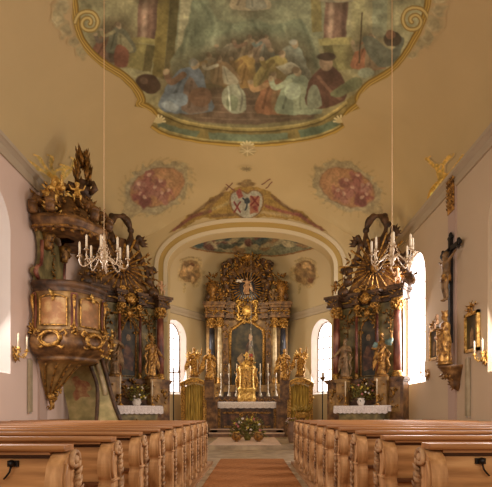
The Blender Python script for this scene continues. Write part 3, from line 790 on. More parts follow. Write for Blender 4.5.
def statue(name, label, loc, rz, h, m, group=None, part='figure', halo=False, **kw):
    """figure on a small plinth; returns the thing"""
    t = thing(name, label, 'statue', loc, rz, group)
    fused(statue_builder(h, **kw), part, m, t, voxel=h*.0085, smooth=2).location = (0,0,.06*h)
    mb = MB(); mb.lathe([(.19*h,0),(.2*h,.012*h),(.17*h,.03*h),(.19*h,.05*h),(.15*h,.062*h)], 14, sy=.8)
    mb.build('plinth', M['gold_dark'], t)
    if halo:
        mb = MB(); mb.tube([(.1*h*math.cos(a), .05*h, .99*h+.1*h*math.sin(a)) for a in [2*PI*k/20 for k in range(20)]], .008*h, 5, closed=True)
        for k in range(12):
            a = 2*PI*k/12; mb.leaf((.1*h*math.cos(a),.05*h,.99*h+.1*h*math.sin(a)), (math.cos(a),0,math.sin(a)), (0,-1,0), .06*h, .02*h)
        mb.build('halo', M['gold_bright'], t)
    return t
def putto_builder(h, wings=True, seed=0):
    """a chubby winged child, height h, facing -y, origin at the seat"""
    b = MB(); r = random.Random(seed)
    b.ell(Vector((0,0,.28))*h, Vector((.15,.13,.2))*h, n=12, m=8); b.ell(Vector((0,.0,.45))*h, Vector((.13,.11,.12))*h, n=10, m=8)
    b.ell(Vector((0,-.01,.68))*h, Vector((.115,.12,.13))*h, n=12, m=8); b.ell(Vector((0,.0,.74))*h, Vector((.13,.125,.1))*h)
    b.ell(Vector((0,-.13,.67))*h, Vector((.02,.025,.025))*h)
    b.tube([Vector((0,0,.5))*h,Vector((0,0,.6))*h], .06*h, 8)
    for sd in (-1,1):
        up = r.random()*.35
        b.tube([Vector(p)*h for p in ((sd*.11,0,.48),(sd*.26,-.05,.42+up*.4),(sd*.34,-.12,.48+up))], [.055*h,.048*h,.035*h], 8)
        b.ell(Vector((sd*.35,-.14,.51+up))*h, .04*h)
        b.tube([Vector(p)*h for p in ((sd*.08,-.02,.2),(sd*.15,-.18,.12),(sd*.13,-.14,-.1-.1*r.random()))], [.085*h,.07*h,.04*h], 8)
        b.ell(Vector((sd*.13,-.18,-.16))*h, Vector((.035,.06,.03))*h)
        if wings:
            for k in range(5):
                b.leaf(Vector((sd*.06,.1,.46))*h, (sd*(.5+.18*k),.3,.9-.3*k), (0,-1,0), (.42-.03*k)*h, .14*h, .25)
    return b
def gilt_leaves(b, c, sz, n, l, seed=0, y=-1):
    """a clump of carved acanthus around c, facing y"""
    r = random.Random(seed)
    for _ in range(n):
        p = Vector(c)+Vector((r.uniform(-1,1)*sz[0], r.uniform(-.3,.3)*sz[1], r.uniform(-1,1)*sz[2]))
        d = Vector((p.x-c[0]+r.uniform(-.5,.5)*sz[0], y*sz[1]*r.random(), p.z-c[2]+r.uniform(-.5,.5)*sz[2]))
        if d.length < 1e-4: d = Vector((0,0,1))
        b.leaf(p, d, (r.uniform(-.4,.4), y, r.uniform(-.4,.4)), l*r.uniform(.6,1.2), l*.5, .45)
    return b
def cartouche(b, c, w, h, y=0, th=.05, n=3):
    """a scrolled shield frame in x-z around c"""
    cx, cz = c
    for sd in (-1,1):
        b.tube([(cx+sd*p[0]*w, y+th*.2*k, cz+p[1]*h) for k, p in enumerate(((.1,.55),(.35,.5),(.5,.3),(.42,.0),(.5,-.25),(.3,-.48),(.05,-.55)))], [th*.5,th*.8,th,th*.8,th,th*.8,th*.5], 6)
        b.tube(spiral((cx+sd*.42*w, cz+.45*h), .16*w, 1.2, 0 if sd > 0 else PI, sd, 14, y-.02), th*.6, 5)
        b.tube(spiral((cx+sd*.40*w, cz-.42*h), .14*w, 1.2, 0 if sd > 0 else PI, -sd, 14, y-.02), th*.6, 5)
    gilt_leaves(b, (cx,y-.02,cz+.6*h), (.2*w,.06,.1*h), 7, .22*h, n); gilt_leaves(b, (cx,y-.02,cz-.58*h), (.18*w,.06,.1*h), 6, .2*h, n+1)
    return b
def column(parent, x, y, z0, z1, r, shaft, name='column', twist=False):
    """shaft with torus base and leafy capital as sub-parts"""
    b = MB(); h = z1-z0
    prof = [(r*1.0,z0+h*.08),(r*1.03,z0+h*.3),(r*.98,z0+h*.6),(r*.86,z1-h*.14)]
    b.lathe(prof, 16, (x,y,0)); o = b.build(name, shaft, parent)
    b = MB(); b.lathe([(r*1.5,z0),(r*1.5,z0+h*.02),(r*1.3,z0+h*.03),(r*1.4,z0+h*.05),(r*1.15,z0+h*.065),(r*1.1,z0+h*.085)], 16, (x,y,0)); b.build('base', M['gold'], o)
    b = MB(); zc = z1-h*.15
    b.lathe([(r*.95,zc),(r*.9,zc+h*.02),(r*1.05,zc+h*.08),(r*1.4,z1-h*.025),(r*1.5,z1-h*.02),(r*1.5,z1)], 16, (x,y,0))
    for row in range(2):
        for k in range(8):
            a = 2*PI*(k+.5*row)/8; d = Vector((math.cos(a),math.sin(a),0))
            b.leaf(Vector((x,y,zc+h*.015+row*h*.045))+d*r*.95, d*.55+Vector((0,0,1)), d, h*.085, r*.75, .5)
    for k in range(4):
        a = PI/4+k*PI/2; b.ell((x+math.cos(a)*r*1.4, y+math.sin(a)*r*1.4, z1-h*.04), (r*.25,r*.25,h*.02))
    b.build('capital', M['gold'], o)
    return o
def sunburst(parent, c, rx, rz, n, m, y=0, seed=0, r0=.25, name='sun_rays'):
    r = random.Random(seed); b = MB()
    for k in range(n):
        a = 2*PI*k/n+.06; q = (1.0 if k%2 == 0 else .78)*r.uniform(.92,1.06)
        d = Vector((math.cos(a)*rx, 0, math.sin(a)*rz)); s = Vector((-math.sin(a),0,math.cos(a)))*(.028+.022*rx)
        p0 = Vector((c[0],y,c[1]))+d*r0; p1 = Vector((c[0],y-.03,c[1]))+d*q
        f = Vector((0,-.035,0))
        b.add([p0+s*.35,p0-s*.35,p0+f,p1-s*.7,p1+s*.7,p1+f*.8,p1+d*.05], [(0,2,5,4),(2,1,3,5),(1,0,4,3),(4,5,6),(5,3,6),(3,4,6),(0,1,2)], False)
    return b.build(name, m, parent)
def candlestick(h, r, label, loc, group=None, candle=.45, m=None, name='candlestick'):
    t = thing(name, label, 'candlestick', loc, 0, group); s = h*(1-candle)
    b = MB(); b.lathe([(r*1.1,0),(r*1.05,s*.04),(r*.75,s*.12),(r*.4,s*.22),(r*.2,s*.32),(r*.42,s*.38),(r*.2,s*.46),(r*.3,s*.6),(r*.18,s*.72),(r*.26,s*.84),(r*.5,s*.93),(r*.55,s)], 12)
    for k in range(3):
        a = k*2*PI/3-PI/2; b.ell((math.cos(a)*r*.9, math.sin(a)*r*.9, r*.2), r*.22)
    b.build('stem', m or M['silver'], t)
    b = MB(); b.lathe([(r*.22,s),(r*.22,h),(r*.05,h+.015)], 10); b.build('candle', M['wax'], t)
    return t
def bouquet(name, label, loc, rx, rz, n, parts=(('petal_white',6),('petal_pink',6)), vase=None, seed=0, cat='flowers', deep=.5):
    t = thing(name, label, cat, loc, 0); r = random.Random(seed)
    zb = .0
    if vase:
        vr, vh, vm = vase; b = MB()
        b.lathe([(vr*.6,0),(vr*.7,vh*.1),(vr,vh*.5),(vr*.75,vh*.85),(vr*.9,vh),(vr*.7,vh*.96),(vr*.6,vh*.6)], 16); b.build('vase', vm, t); zb = vh*.9
    b = MB()
    for _ in range(n):
        a = r.uniform(0,2*PI); e = r.uniform(-.15,1.0)
        d = Vector((math.cos(a)*math.cos(e), deep*math.sin(a)*math.cos(e), math.sin(e)*1.0))
        q = r.uniform(.35,1.0); p = Vector((d.x*rx*q, d.y*rx*q, zb+d.z*rz*q+.02))
        p.z = max(p.z, zb*.6+.01)
        b.leaf(p, d+Vector((r.uniform(-.5,.5),r.uniform(-.5,.5),r.uniform(-.2,.6))), (r.uniform(-1,1),-1,r.uniform(-1,1)), .3*rx*r.uniform(.6,1.3), .1*rx, .2)
    for _ in range(14):
        a = r.uniform(0,2*PI); e = r.uniform(.3,1.3); b.tube([(0,0,zb*.8),(rx*.9*math.cos(a)*math.cos(e), deep*.8*rx*math.sin(a)*math.cos(e), zb+rz*.9*math.sin(e))], .006, 4)
    b.build('foliage', M['leafgreen'], t)
    for mt, k in parts:
        b = MB()
        for _ in range(k):
            a = r.uniform(PI,2*PI); e = r.uniform(.0,1.15); q = r.uniform(.75,1.0)
            p = Vector((rx*q*math.cos(a)*math.cos(e), deep*rx*q*math.sin(a)*math.cos(e)-.02, zb+.03+rz*q*math.sin(e))); s = rx*.11
            b.ell(p, s*.5)
            for j in range(6):
                aj = j*PI/3; b.leaf(p, (math.cos(aj),-.4,math.sin(aj)), (0,-1,0), s, s*.8, .3)
        b.build('blossoms', M[mt], t)
    return t
# ------------------------------------------------------------------ pews
def pew_profile():
    """side outline (t from the rear edge towards the altar, z) of a carved bench end"""
    lower = [(.02,.70),(.0,.62),(.03,.48),(.13,.34),(.13,.2),(.02,.1),(.0,.0)]
    upper = [(.24,1.045),(.15,1.03),(.06,.985),(.02,.93),(.0,.86),(.02,.79),(.055,.755),(.055,.73)]
    front = [(.48,.0),(.48,.09),(.42,.14),(.38,.25),(.40,.38),(.43,.48),(.42,.58),(.46,.66),(.47,.71),(.43,.75),(.37,.745),(.34,.79),(.33,.88),(.35,.95),(.35,1.02),(.30,1.05)]
    up = [(p.x,p.y) for p in smoothed([(a,b,0) for a,b in upper], 3)]
    lo = [(p.x,p.y) for p in smoothed([(a,b,0) for a,b in lower], 3)]
    fr_ = [(p.x,p.y) for p in smoothed([(a,b,0) for a,b in front], 3)]
    return [(x*.6, z) for x, z in up+lo+fr_]
def make_pew(sg, length, label, group):
    """sg = side of the aisle; local x runs from the aisle outwards, y towards the altar"""
    t = thing('pew', label, 'pew', (0,0,0), 0, group)
    TX = Matrix.Diagonal((sg,1,.965,1))
    R = Matrix(((0,1,0,0),(1,0,0,0),(0,0,1,0),(0,0,0,1)))
    b = MB(TX@R); b.prism(pew_profile(), 0, .095); b.build('pew_end', M['wood_end'], t)   # outline lies in y-z after R
    # second, wall-side support
    b = MB(TX); b.box(length-.06, length, .06, .28, 0, .98); b.build('wall_support', M['wood'], t)
    b = MB(TX)
    b.tube([(-.012,q[0],q[2]) for q in spiral((.155,.99), .062, 1.5, 0, 1, 24)], .016, 6)
    b.tube([(-.012,q[0],q[2]) for q in spiral((.24,.70), .05, 1.4, PI/2, -1, 20)], .014, 6)
    b.tube([(-.012,q[0],q[2]) for q in spiral((.25,.10), .045, 1.3, 0, 1, 18)], .014, 6)
    b.tube([(-.008,y*.6,z) for y,z in ((.35,.93),(.32,.86),(.33,.79),(.37,.74))], [.012,.02,.018,.012], 6)
    b.tube([(-.008,y*.6,z) for y,z in ((.45,.64),(.40,.54),(.41,.42),(.38,.30),(.37,.22),(.41,.14))], [.012,.022,.02,.024,.02,.012], 6)
    for k in range(9):
        z = .30+.065*k; b.leaf((-.005,.215+.012*math.sin(z*9),z), (-.15,.3*math.sin(k*2.2),1), (-1,0,0), .09, .05, .5)
    for k in range(4): b.leaf((-.005,.185+.004*k,.80+.04*k), (-.15,.2*(-1)**k,1), (-1,0,0), .08, .055, .5)
    b.ell((-.012,.155,.99), (.022,.025,.025)); b.ell((-.01,.24,.70), (.018,.022,.022))
    b.build('carving', M['carving'], t)
    # turned frame around the sunk panel of the bench end
    b = MB(TX)
    b.tube([(-.004,y*.6,z) for y,z in ((.09,.98),(.05,.9),(.05,.83),(.09,.77))], .012, 5); b.tube([(-.004,y*.6,z) for y,z in ((.06,.66),(.05,.56),(.10,.36),(.07,.2),(.05,.1))], .012, 5)
    b.tube([(-.004,.035,.745),(-.004,.22,.745)], .012, 5)
    b.build('panel_moulding', M['wood_end'], t)
    b = MB(TX); b.box(.105, length-.06, .15, .175, .14, 1.0)
    b.build('backrest', M['wood'], t)
    b = MB(TX); b.box(.105, length-.06, .178, .192, .95, 1.05); b.build('rail_shadow_strip', M['wood_dark'], t)  # dark strip: the shadow gap under the rail, put into the colour
    b = MB(TX); b.box(.012, length-.03, .07, .20, 1.05, 1.085); b.tube([(.012,.07,1.067),(length-.03,.07,1.067)], .019, 8); b.box(.10,length-.03,.085,.10,1.03,1.05)
    b.build('top_rail', M['wood_rail'], t)
    b = MB(TX); b.box(.105, length-.06, .19, .52, .42, .455); b.build('seat', M['wood'], t)
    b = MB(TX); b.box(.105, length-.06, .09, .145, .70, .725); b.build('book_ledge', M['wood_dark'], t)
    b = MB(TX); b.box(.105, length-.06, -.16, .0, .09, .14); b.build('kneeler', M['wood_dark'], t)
    return t
ORD = ['tenth','ninth','eighth','seventh','sixth','fifth','fourth','third','second','first']
for sg, D0, dD, ln, blk, grp in ((1,2.62,.905,3.98,'crucifix','pews on the crucifix side of the aisle'),(-1,2.48,.845,4.42,'pulpit','pews on the pulpit side of the aisle')):
    first = None
    for k in range(10):
        lab = f'carved wooden pew on the {blk} side of the aisle, {ORD[k]} from the altar' if k else f'carved wooden pew on the {blk} side with a black hook on its back'
        loc = (sg*1.05, D0+dD*k, .062)
        if first is None: first = make_pew(sg, ln, lab, grp); first.location = loc
        else: clone(first, loc, lab)
    # black hook with a hanging tab on the closest backrest
    x = 1.40 if sg > 0 else -1.39
    hk = MB(); y0 = .15
    hk.box(sg*x-.035 if False else (x-sg*1.05)-.03, (x-sg*1.05)+.03, y0-.02, y0, .92, .955)
    hk.ell((x-sg*1.05, y0-.03, .94), (.022,.026,.022)); hk.tube([(x-sg*1.05,y0-.03,.93),(x-sg*1.05+.01*sg,y0-.035,.89),(x-sg*1.05+.035*sg,y0-.03,.86),(x-sg*1.05+.05*sg,y0-.02,.85)], .006, 5)
    hk.build('coat_hook', M['iron'], first)
# runner in the aisle
mb = MB(); mb.box(-.86, .86, -1, 12.4, .001, .014); tag(mb.build('carpet_runner', M['carpet']), 'long russet carpet runner down the middle of the aisle', 'carpet')
mb = MB(); mb.box(-1.5, 1.02, 15.62, 20.3, S1+.001, S1+.013); tag(mb.build('chancel_rug', M['rug']), 'pale pinkish rug before the high altar steps', 'rug')
# ------------------------------------------------------------------ pulpit (fixed to the left wall)
PX, PY = -5.1, 12.4
t = thing('pulpit', 'marbled and gilded pulpit with canopy, backboard and painted stair, fixed to the pale wall', 'pulpit', (PX,PY,0))
WX = XL+.062-PX          # wall face in the pulpit's own frame
def ring(r, z, n=49, a0=-125, a1=125, cx=0, facet=0):
    row = []
    for i in range(n):
        a = math.radians(a0+(a1-a0)*i/(n-1))
        q = r*(1+facet*math.cos(6*a))
        row.append(Vector((max(WX, cx+q*math.cos(a)), q*math.sin(a), z)))
    return row
def shell(prof, facet=0, a0=-125, a1=125): return MB().sheet([ring(p[0],p[1],facet=facet,a0=a0,a1=a1,cx=p[2] if len(p)>2 else 0) for p in prof])
shell([(.96,3.40),(.95,3.5),(.93,3.9),(.95,4.32),(1.0,4.4)], .02).build('drum', M['amber'], t)
shell([(1.0,4.38),(1.03,4.42),(1.0,4.45),(1.03,4.5),(1.07,4.54),(1.08,4.6),(1.05,4.66),(1.0,4.67),(.9,4.66)], .02).build('rim', M['dark'], t)
shell([(.97,3.42),(1.02,3.36),(1.10,3.22),(1.14,3.08),(1.10,2.94),(.98,2.83),(.86,2.77),(.82,2.72),(.86,2.68),(.80,2.64)], .03).build('bulged_base', M['brown'], t)
shell([(.80,2.66),(.66,2.62,-.16),(.56,2.56,-.24),(.46,2.4,-.3),(.34,2.15,-.38),(.22,1.92,-.44),(.14,1.8,-.47),(.05,1.74,-.53)], .05).build('corbel', M['amber'], t)
# ribs down the corbel
b = MB()
for a in (-100,-70,-40,-10):
    k = math.radians(a); b.tube([(max(WX+.01,q*math.cos(k)+c), q*math.sin(k), z) for q,z,c in ((.60,2.6,-.2),(.54,2.48,-.27),(.40,2.2,-.36),(.27,1.98,-.42),(.16,1.8,-.46))], [.03,.035,.03,.03,.02], 6)
b.build('corbel_rib', M['gold_dark'], t)
# pendant of gilded leaves
b = MB(); b.ell((WX+.13,0,1.72), (.13,.2,.1)); gilt_leaves(b, (WX+.16,0,1.74), (.16,.2,.1), 16, .2, 3); b.tube([(WX+.12,.0,1.66),(WX+.10,.05,1.55),(WX+.14,.0,1.44),(WX+.10,-.06,1.40)], [.09,.07,.06,.02], 8); gilt_leaves(b, (WX+.12,0,1.5), (.06,.1,.1), 10, .12, 4)
b.tube(spiral((WX+.28,1.80), .13, 1.3, 0, 1, 16, -.1), .03, 6)
b.build('pendant', M['gold'], t)
def on_drum(r, adeg, z): a = math.radians(adeg); return Vector((r*math.cos(a), r*math.sin(a), z))
def patch(r, a0, a1, z0, z1, n=10): return [[on_drum(r, a0+(a1-a0)*i/n, z) for i in range(n+1)] for z in (z0,(z0+z1)/2,z1)]
for a0, a1 in ((-112,-64),(-52,-8),(4,44)):
    p = MB().sheet(patch(.965, a0+5, a1-5, 3.55, 4.22)).build('painted_panel', M['panel'], t)
    b = MB(); A = a0+4; B = a1-4; am = (A+B)/2
    path = [on_drum(.985,A+(B-A)*i/8,3.52) for i in range(9)]+[on_drum(.985,B,z) for z in (3.7,3.9,4.1)]+[on_drum(.985,B-(B-A)*i/8,4.22+.07*math.sin(PI*i/8)) for i in range(9)]+[on_drum(.985,A,z) for z in (4.1,3.9,3.7)]
    b.tube(path, .022, 6, closed=True); b.build('frame', M['gold'], p)
    b = MB()
    for k in range(9): b.leaf(on_drum(1.0,am,4.27), on_drum(1,am,0).normalized()*.3+Vector((-.4*math.sin(k*.8),.5*math.cos(k*.8),math.sin(k*.7)))*1, on_drum(1,am,0), .16, .09, .5)
    b.build('crest', M['gold_bright'], p)
    # gilded cartouche over the bulge
    b = MB()
    for k in range(44):
        q = 2*PI*k/44; aa = am+15*math.cos(q); z = 3.16+.24*math.sin(q)
        rr = 1.16-.05*abs(math.sin(q)); b.leaf(on_drum(rr,aa,z), Vector((-math.sin(q+.9)*math.sin(math.radians(-am)),math.sin(q+.9)*.7,math.cos(q+.9)))+on_drum(.3,am,0), on_drum(1,am,0), .17, .1, .5)
    b.tube([on_drum(1.17-.06*abs(math.sin(2*PI*i/24)), am+11*math.cos(2*PI*i/24), 3.16+.17*math.sin(2*PI*i/24)) for i in range(24)], .032, 6, closed=True)
    for sd in (-1,1):
        b.tube([on_drum(1.17,am+sd*s_,z) for s_,z in ((12,3.3),(17,3.38),(20,3.28),(17,3.22))], [.03,.04,.03,.02], 6); b.tube([on_drum(1.12,am+sd*s_,z) for s_,z in ((8,2.98),(14,2.92),(17,2.98))], [.03,.04,.02], 6)
    b.build('gilded_cartouche', M['gold'], t)
for am in (-118,-58,-2):
    b = MB().sheet([[on_drum(r_,am+d,z) for d in (-4.5,-3,3,4.5)] for r_,z in ((.99,3.42),(1.02,3.55),(.98,3.8),(1.0,4.2),(1.03,4.36))]); o = b.build('corner_strip', M['red'], t)
    b = MB(); c = on_drum(1.03,am,3.36)
    for k in range(16): b.leaf(c+Vector((0,0,.1*math.sin(k*1.7))), Vector((math.cos(k*2.4)*.6,math.sin(k*2.4)*.6,math.sin(k*1.3)))+on_drum(.4,am,0), on_drum(1,am,0), .17, .09, .5)
    b.tube([on_drum(1.05,am,4.3),on_drum(1.07,am,4.15),on_drum(1.03,am,3.8),on_drum(1.05,am,3.4)], [.05,.045,.015,.04], 6)
    b.build('leaf_drop', M['gold'], o)
# backboard
b = MB(); out = [(-.62,4.66),(-.60,4.78),(-.72,4.86),(-.70,4.98),(-.52,5.1),(-.46,5.3),(-.44,5.6),(-.48,5.85),(-.55,6.0),(.72,6.0),(.66,5.8),(.60,5.6),(.56,5.3),(.56,5.05),(.68,4.9),(.74,4.66)]
RY = Matrix(((0,1,0,0),(1,0,0,0),(0,0,1,0),(0,0,0,1)))
b.M = RY; b.prism([(y*1.35,z) for y,z in out], WX+.005, WX+.13); bb = b.build('backboard', M['olive'], t)
for pts in ([(-.60,4.72),(-.72,4.88),(-.66,5.02),(-.5,5.14),(-.45,5.4),(-.46,5.8)],[(.70,4.72),(.6,5.0),(.56,5.3),(.60,5.65),(.68,5.9)]):
    b = MB(); b.tube([(WX+.14,y*1.35,z) for y,z in pts], [.05,.06,.05,.045,.04,.05][:len(pts)], 6)
    b.build('edge_moulding', M['red'], bb)
b = MB(); gilt_leaves(b, (WX+.14,.06,5.75), (.03,.2,.14), 12, .2, 8); gilt_leaves(b, (WX+.14,.06,5.2), (.03,.12,.2), 12, .18, 9)
b.build('gilded_leaves', M['gold_dark'], bb)
# capitals under the canopy
for y in (-.42,.6):
    b = MB(); b.lathe([(.1,5.62),(.13,5.72),(.15,5.9),(.22,6.02)], 10, (WX+.2,y,0)); gilt_leaves(b, (WX+.2,y,5.85), (.12,.12,.1), 10, .18, int(y*10)); b.build('bracket', M['gold_dark'], t)
# canopy
cpy = shell([(.2,6.02),(.9,6.0),(1.02,6.0),(1.03,6.04),(1.0,6.08),(1.0,6.12),(1.06,6.18),(1.08,6.26),(1.02,6.36),(.9,6.40),(.74,6.5),(.62,6.64),(.5,6.85),(.36,7.05),(.25,7.15),(.1,7.2),(.01,7.2)], .03)
canopy = cpy.build('canopy', M['brown'], t)
b = MB(); b.sheet([ring(1.085,6.25,facet=.03),ring(1.03,6.33,facet=.03)]); b.sheet([ring(1.03,6.02,facet=.03),ring(1.055,6.06,facet=.03)])
for k in range(18):
    a = -112+13*k; p = on_drum(1.03,a,6.02); p.x = max(WX,p.x); b.leaf(p, (0,0,-1), on_drum(1,a,0), .17, .16, .3)
b.build('gilded_edge', M['gold_dark'], canopy)
b = MB()
for a in (-118,-88,-30,10,60):
    k = math.radians(a); d = Vector((math.cos(k),math.sin(k),0))
    pts = [d*(1.08-.0)+Vector((0,0,6.4)), d*1.12+Vector((0,0,6.62)), d*.98+Vector((0,0,6.8)), d*.8+Vector((0,0,6.7)), d*.62+Vector((0,0,6.85)), d*.42+Vector((0,0,7.2)), d*.2+Vector((0,0,7.42))]
    for p in pts: p.x = max(WX+.08, p.x)
    b.tube(smoothed(pts,4), [.09+.04*math.sin(i*.8) for i in range(len(smoothed(pts,4)))], 8)
    b.ell(pts[1], (.13,.13,.09)); b.ell(pts[0], (.13,.13,.06))
b.build('volute', M['brown'], canopy)
b = MB()
for a in (-75,-45,-8,30): gilt_leaves(b, on_drum(.95,a,6.5), (.14,.12,.12), 10, .2, a)
for a in (-118,-88,-30,10): gilt_leaves(b, on_drum(.9,a,6.82), (.1,.1,.08), 6, .16, a)
b.build('gilded_leaves', M['gold_dark'], canopy)
# gilded putti on the canopy
for (x,y,z,h,rz,sd) in ((.02,-.80,6.70,.78,-.2,1),(.45,-.42,6.95,.56,.35,4)):
    o = fused(putto_builder(h, False, sd), 'cherub', M['gold_bright'], t, voxel=.016, smooth=1); o.location = (x,y,z); o.rotation_euler = (0,0,rz)
b = MB(); r = random.Random(4)
for k in range(14): b.ell((r.uniform(-.26,.24),-.74-r.uniform(0,.12),r.uniform(6.45,7.2)), (r.uniform(.07,.13),.08,r.uniform(.06,.11)))
gilt_leaves(b, (.0,-.78,6.95), (.26,.1,.22), 22, .15, 5); gilt_leaves(b, (.02,-.86,6.42), (.16,.1,.2), 18, .18, 6); b.tube([(-.12,-.85,6.75),(.02,-.92,6.4),(.1,-.88,6.25),(.0,-.9,6.12)], [.05,.07,.05,.02], 8)
b.build('gilded_cloud', M['gold_bright'], t)
# crowning vase with a sheaf of flames
b = MB(); b.lathe([(.12,7.2),(.22,7.28),(.26,7.42),(.16,7.55),(.12,7.6),(.18,7.66)], 12, (.42,.05,0))
for sd in (-1,1): b.tube([(.42+sd*.22,.0,7.3),(.42+sd*.38,-.05,7.42),(.42+sd*.32,-.05,7.58),(.42+sd*.16,0,7.55)], [.06,.09,.07,.04], 7)
fin = b.build('crown_vase', M['dark'], t)
b = MB(); r = random.Random(2)
for k in range(60):
    a = r.uniform(0,2*PI); z = r.uniform(7.5,8.25); q = .17*(1-(z-7.55)/.95)+.03
    b.leaf((.42+q*math.cos(a),.05+q*math.sin(a),z), (math.cos(a)*.16-.05,math.sin(a)*.16,1), (math.cos(a),math.sin(a),0), r.uniform(.3,.5), .12, .4)
b.leaf((.36,.05,8.15), (-.08,0,1), (0,-1,0), .58, .14, .4); b.leaf((.45,.05,8.05), (.05,0,1), (0,-1,0), .5, .14, .4)
b.build('flame_sheaf', M['gold_dark'], fin)
# painted stair wrapping down behind the drum
def flat(pxs, D): return [(P(px,py,D).x-PX, P(px,py,D).z) for px,py in pxs]
D1 = 13.6
out = flat([(61,380),(66,370),(74,362),(84,358),(89,358),(91,368),(94,380),(97.5,392),(98.5,404),(98,423),(70,423),(68,410),(64,392)], D1)
b = MB(); b.prism(out, D1-PY, D1-PY+.08); st = b.build('stair_panel', M['stair'], t)
b = MB(); cpts = [(p.x,p.z) for p in smoothed([(x,0,z) for x,z in flat([(71,380),(77,376),(81,380),(88,382),(92,389),(87,392),(90,397),(81,397),(76,401),(73,394),(76,388)], D1)],4,True)]
b.prism(cpts, D1-PY-.012, D1-PY); b.build('painted_cartouche', M['panel_red'], st)
b = MB(); b.tube([(x,D1-PY-.03,z) for x,z in [(p.x,p.z) for p in smoothed([(x,0,z) for x,z in flat([(61,382),(67,370),(76,362),(88,357)],D1)],4)]], .035, 6); b.build('stair_edge', M['gold_dark'], st)
D2 = 13.42
lo = smoothed([(x,0,z) for x,z in flat([(90,356),(93,368),(98,382),(99.5,395),(98,423)], D2)], 5)
hi = smoothed([(x,0,z) for x,z in flat([(99,352),(103,366),(108,384),(113,402),(121,423)], D2)], 5)
b = MB(); b.sheet([[Vector((p.x,D2-PY-.12,p.z)) for p in lo],[Vector(((p.x+q.x)/2,D2-PY-.02,(p.z+q.z)/2)) for p,q in zip(lo,hi)],[Vector((q.x,D2-PY+.12,q.z)) for q in hi]]); b.build('stair_flank', M['stair'], t)
b = MB(); b.tube([(p.x,D2-PY-.15,p.z) for p in lo], .055, 7); b.build('stair_rail', M['dark'], t)
b = MB(); b.tube([(p.x,D2-PY+.08,p.z) for p in hi], .065, 7); b.build('stair_rail', M['dark'], t)
b = MB(); b.tube([(.45*p.x+.55*q.x,D2-PY-.06,.45*p.z+.55*q.z) for p,q in list(zip(lo,hi))[:15]], .07, 7); b.build('stair_rail', M['ivory'], t)
b = MB(); gilt_leaves(b, (on_drum(1.05,-8,2.9)), (.14,.1,.12), 16, .2, 12); gilt_leaves(b, (on_drum(1.1,6,3.3)), (.12,.1,.16), 18, .2, 13); b.build('gilded_leaves', M['gold_bright'], t)
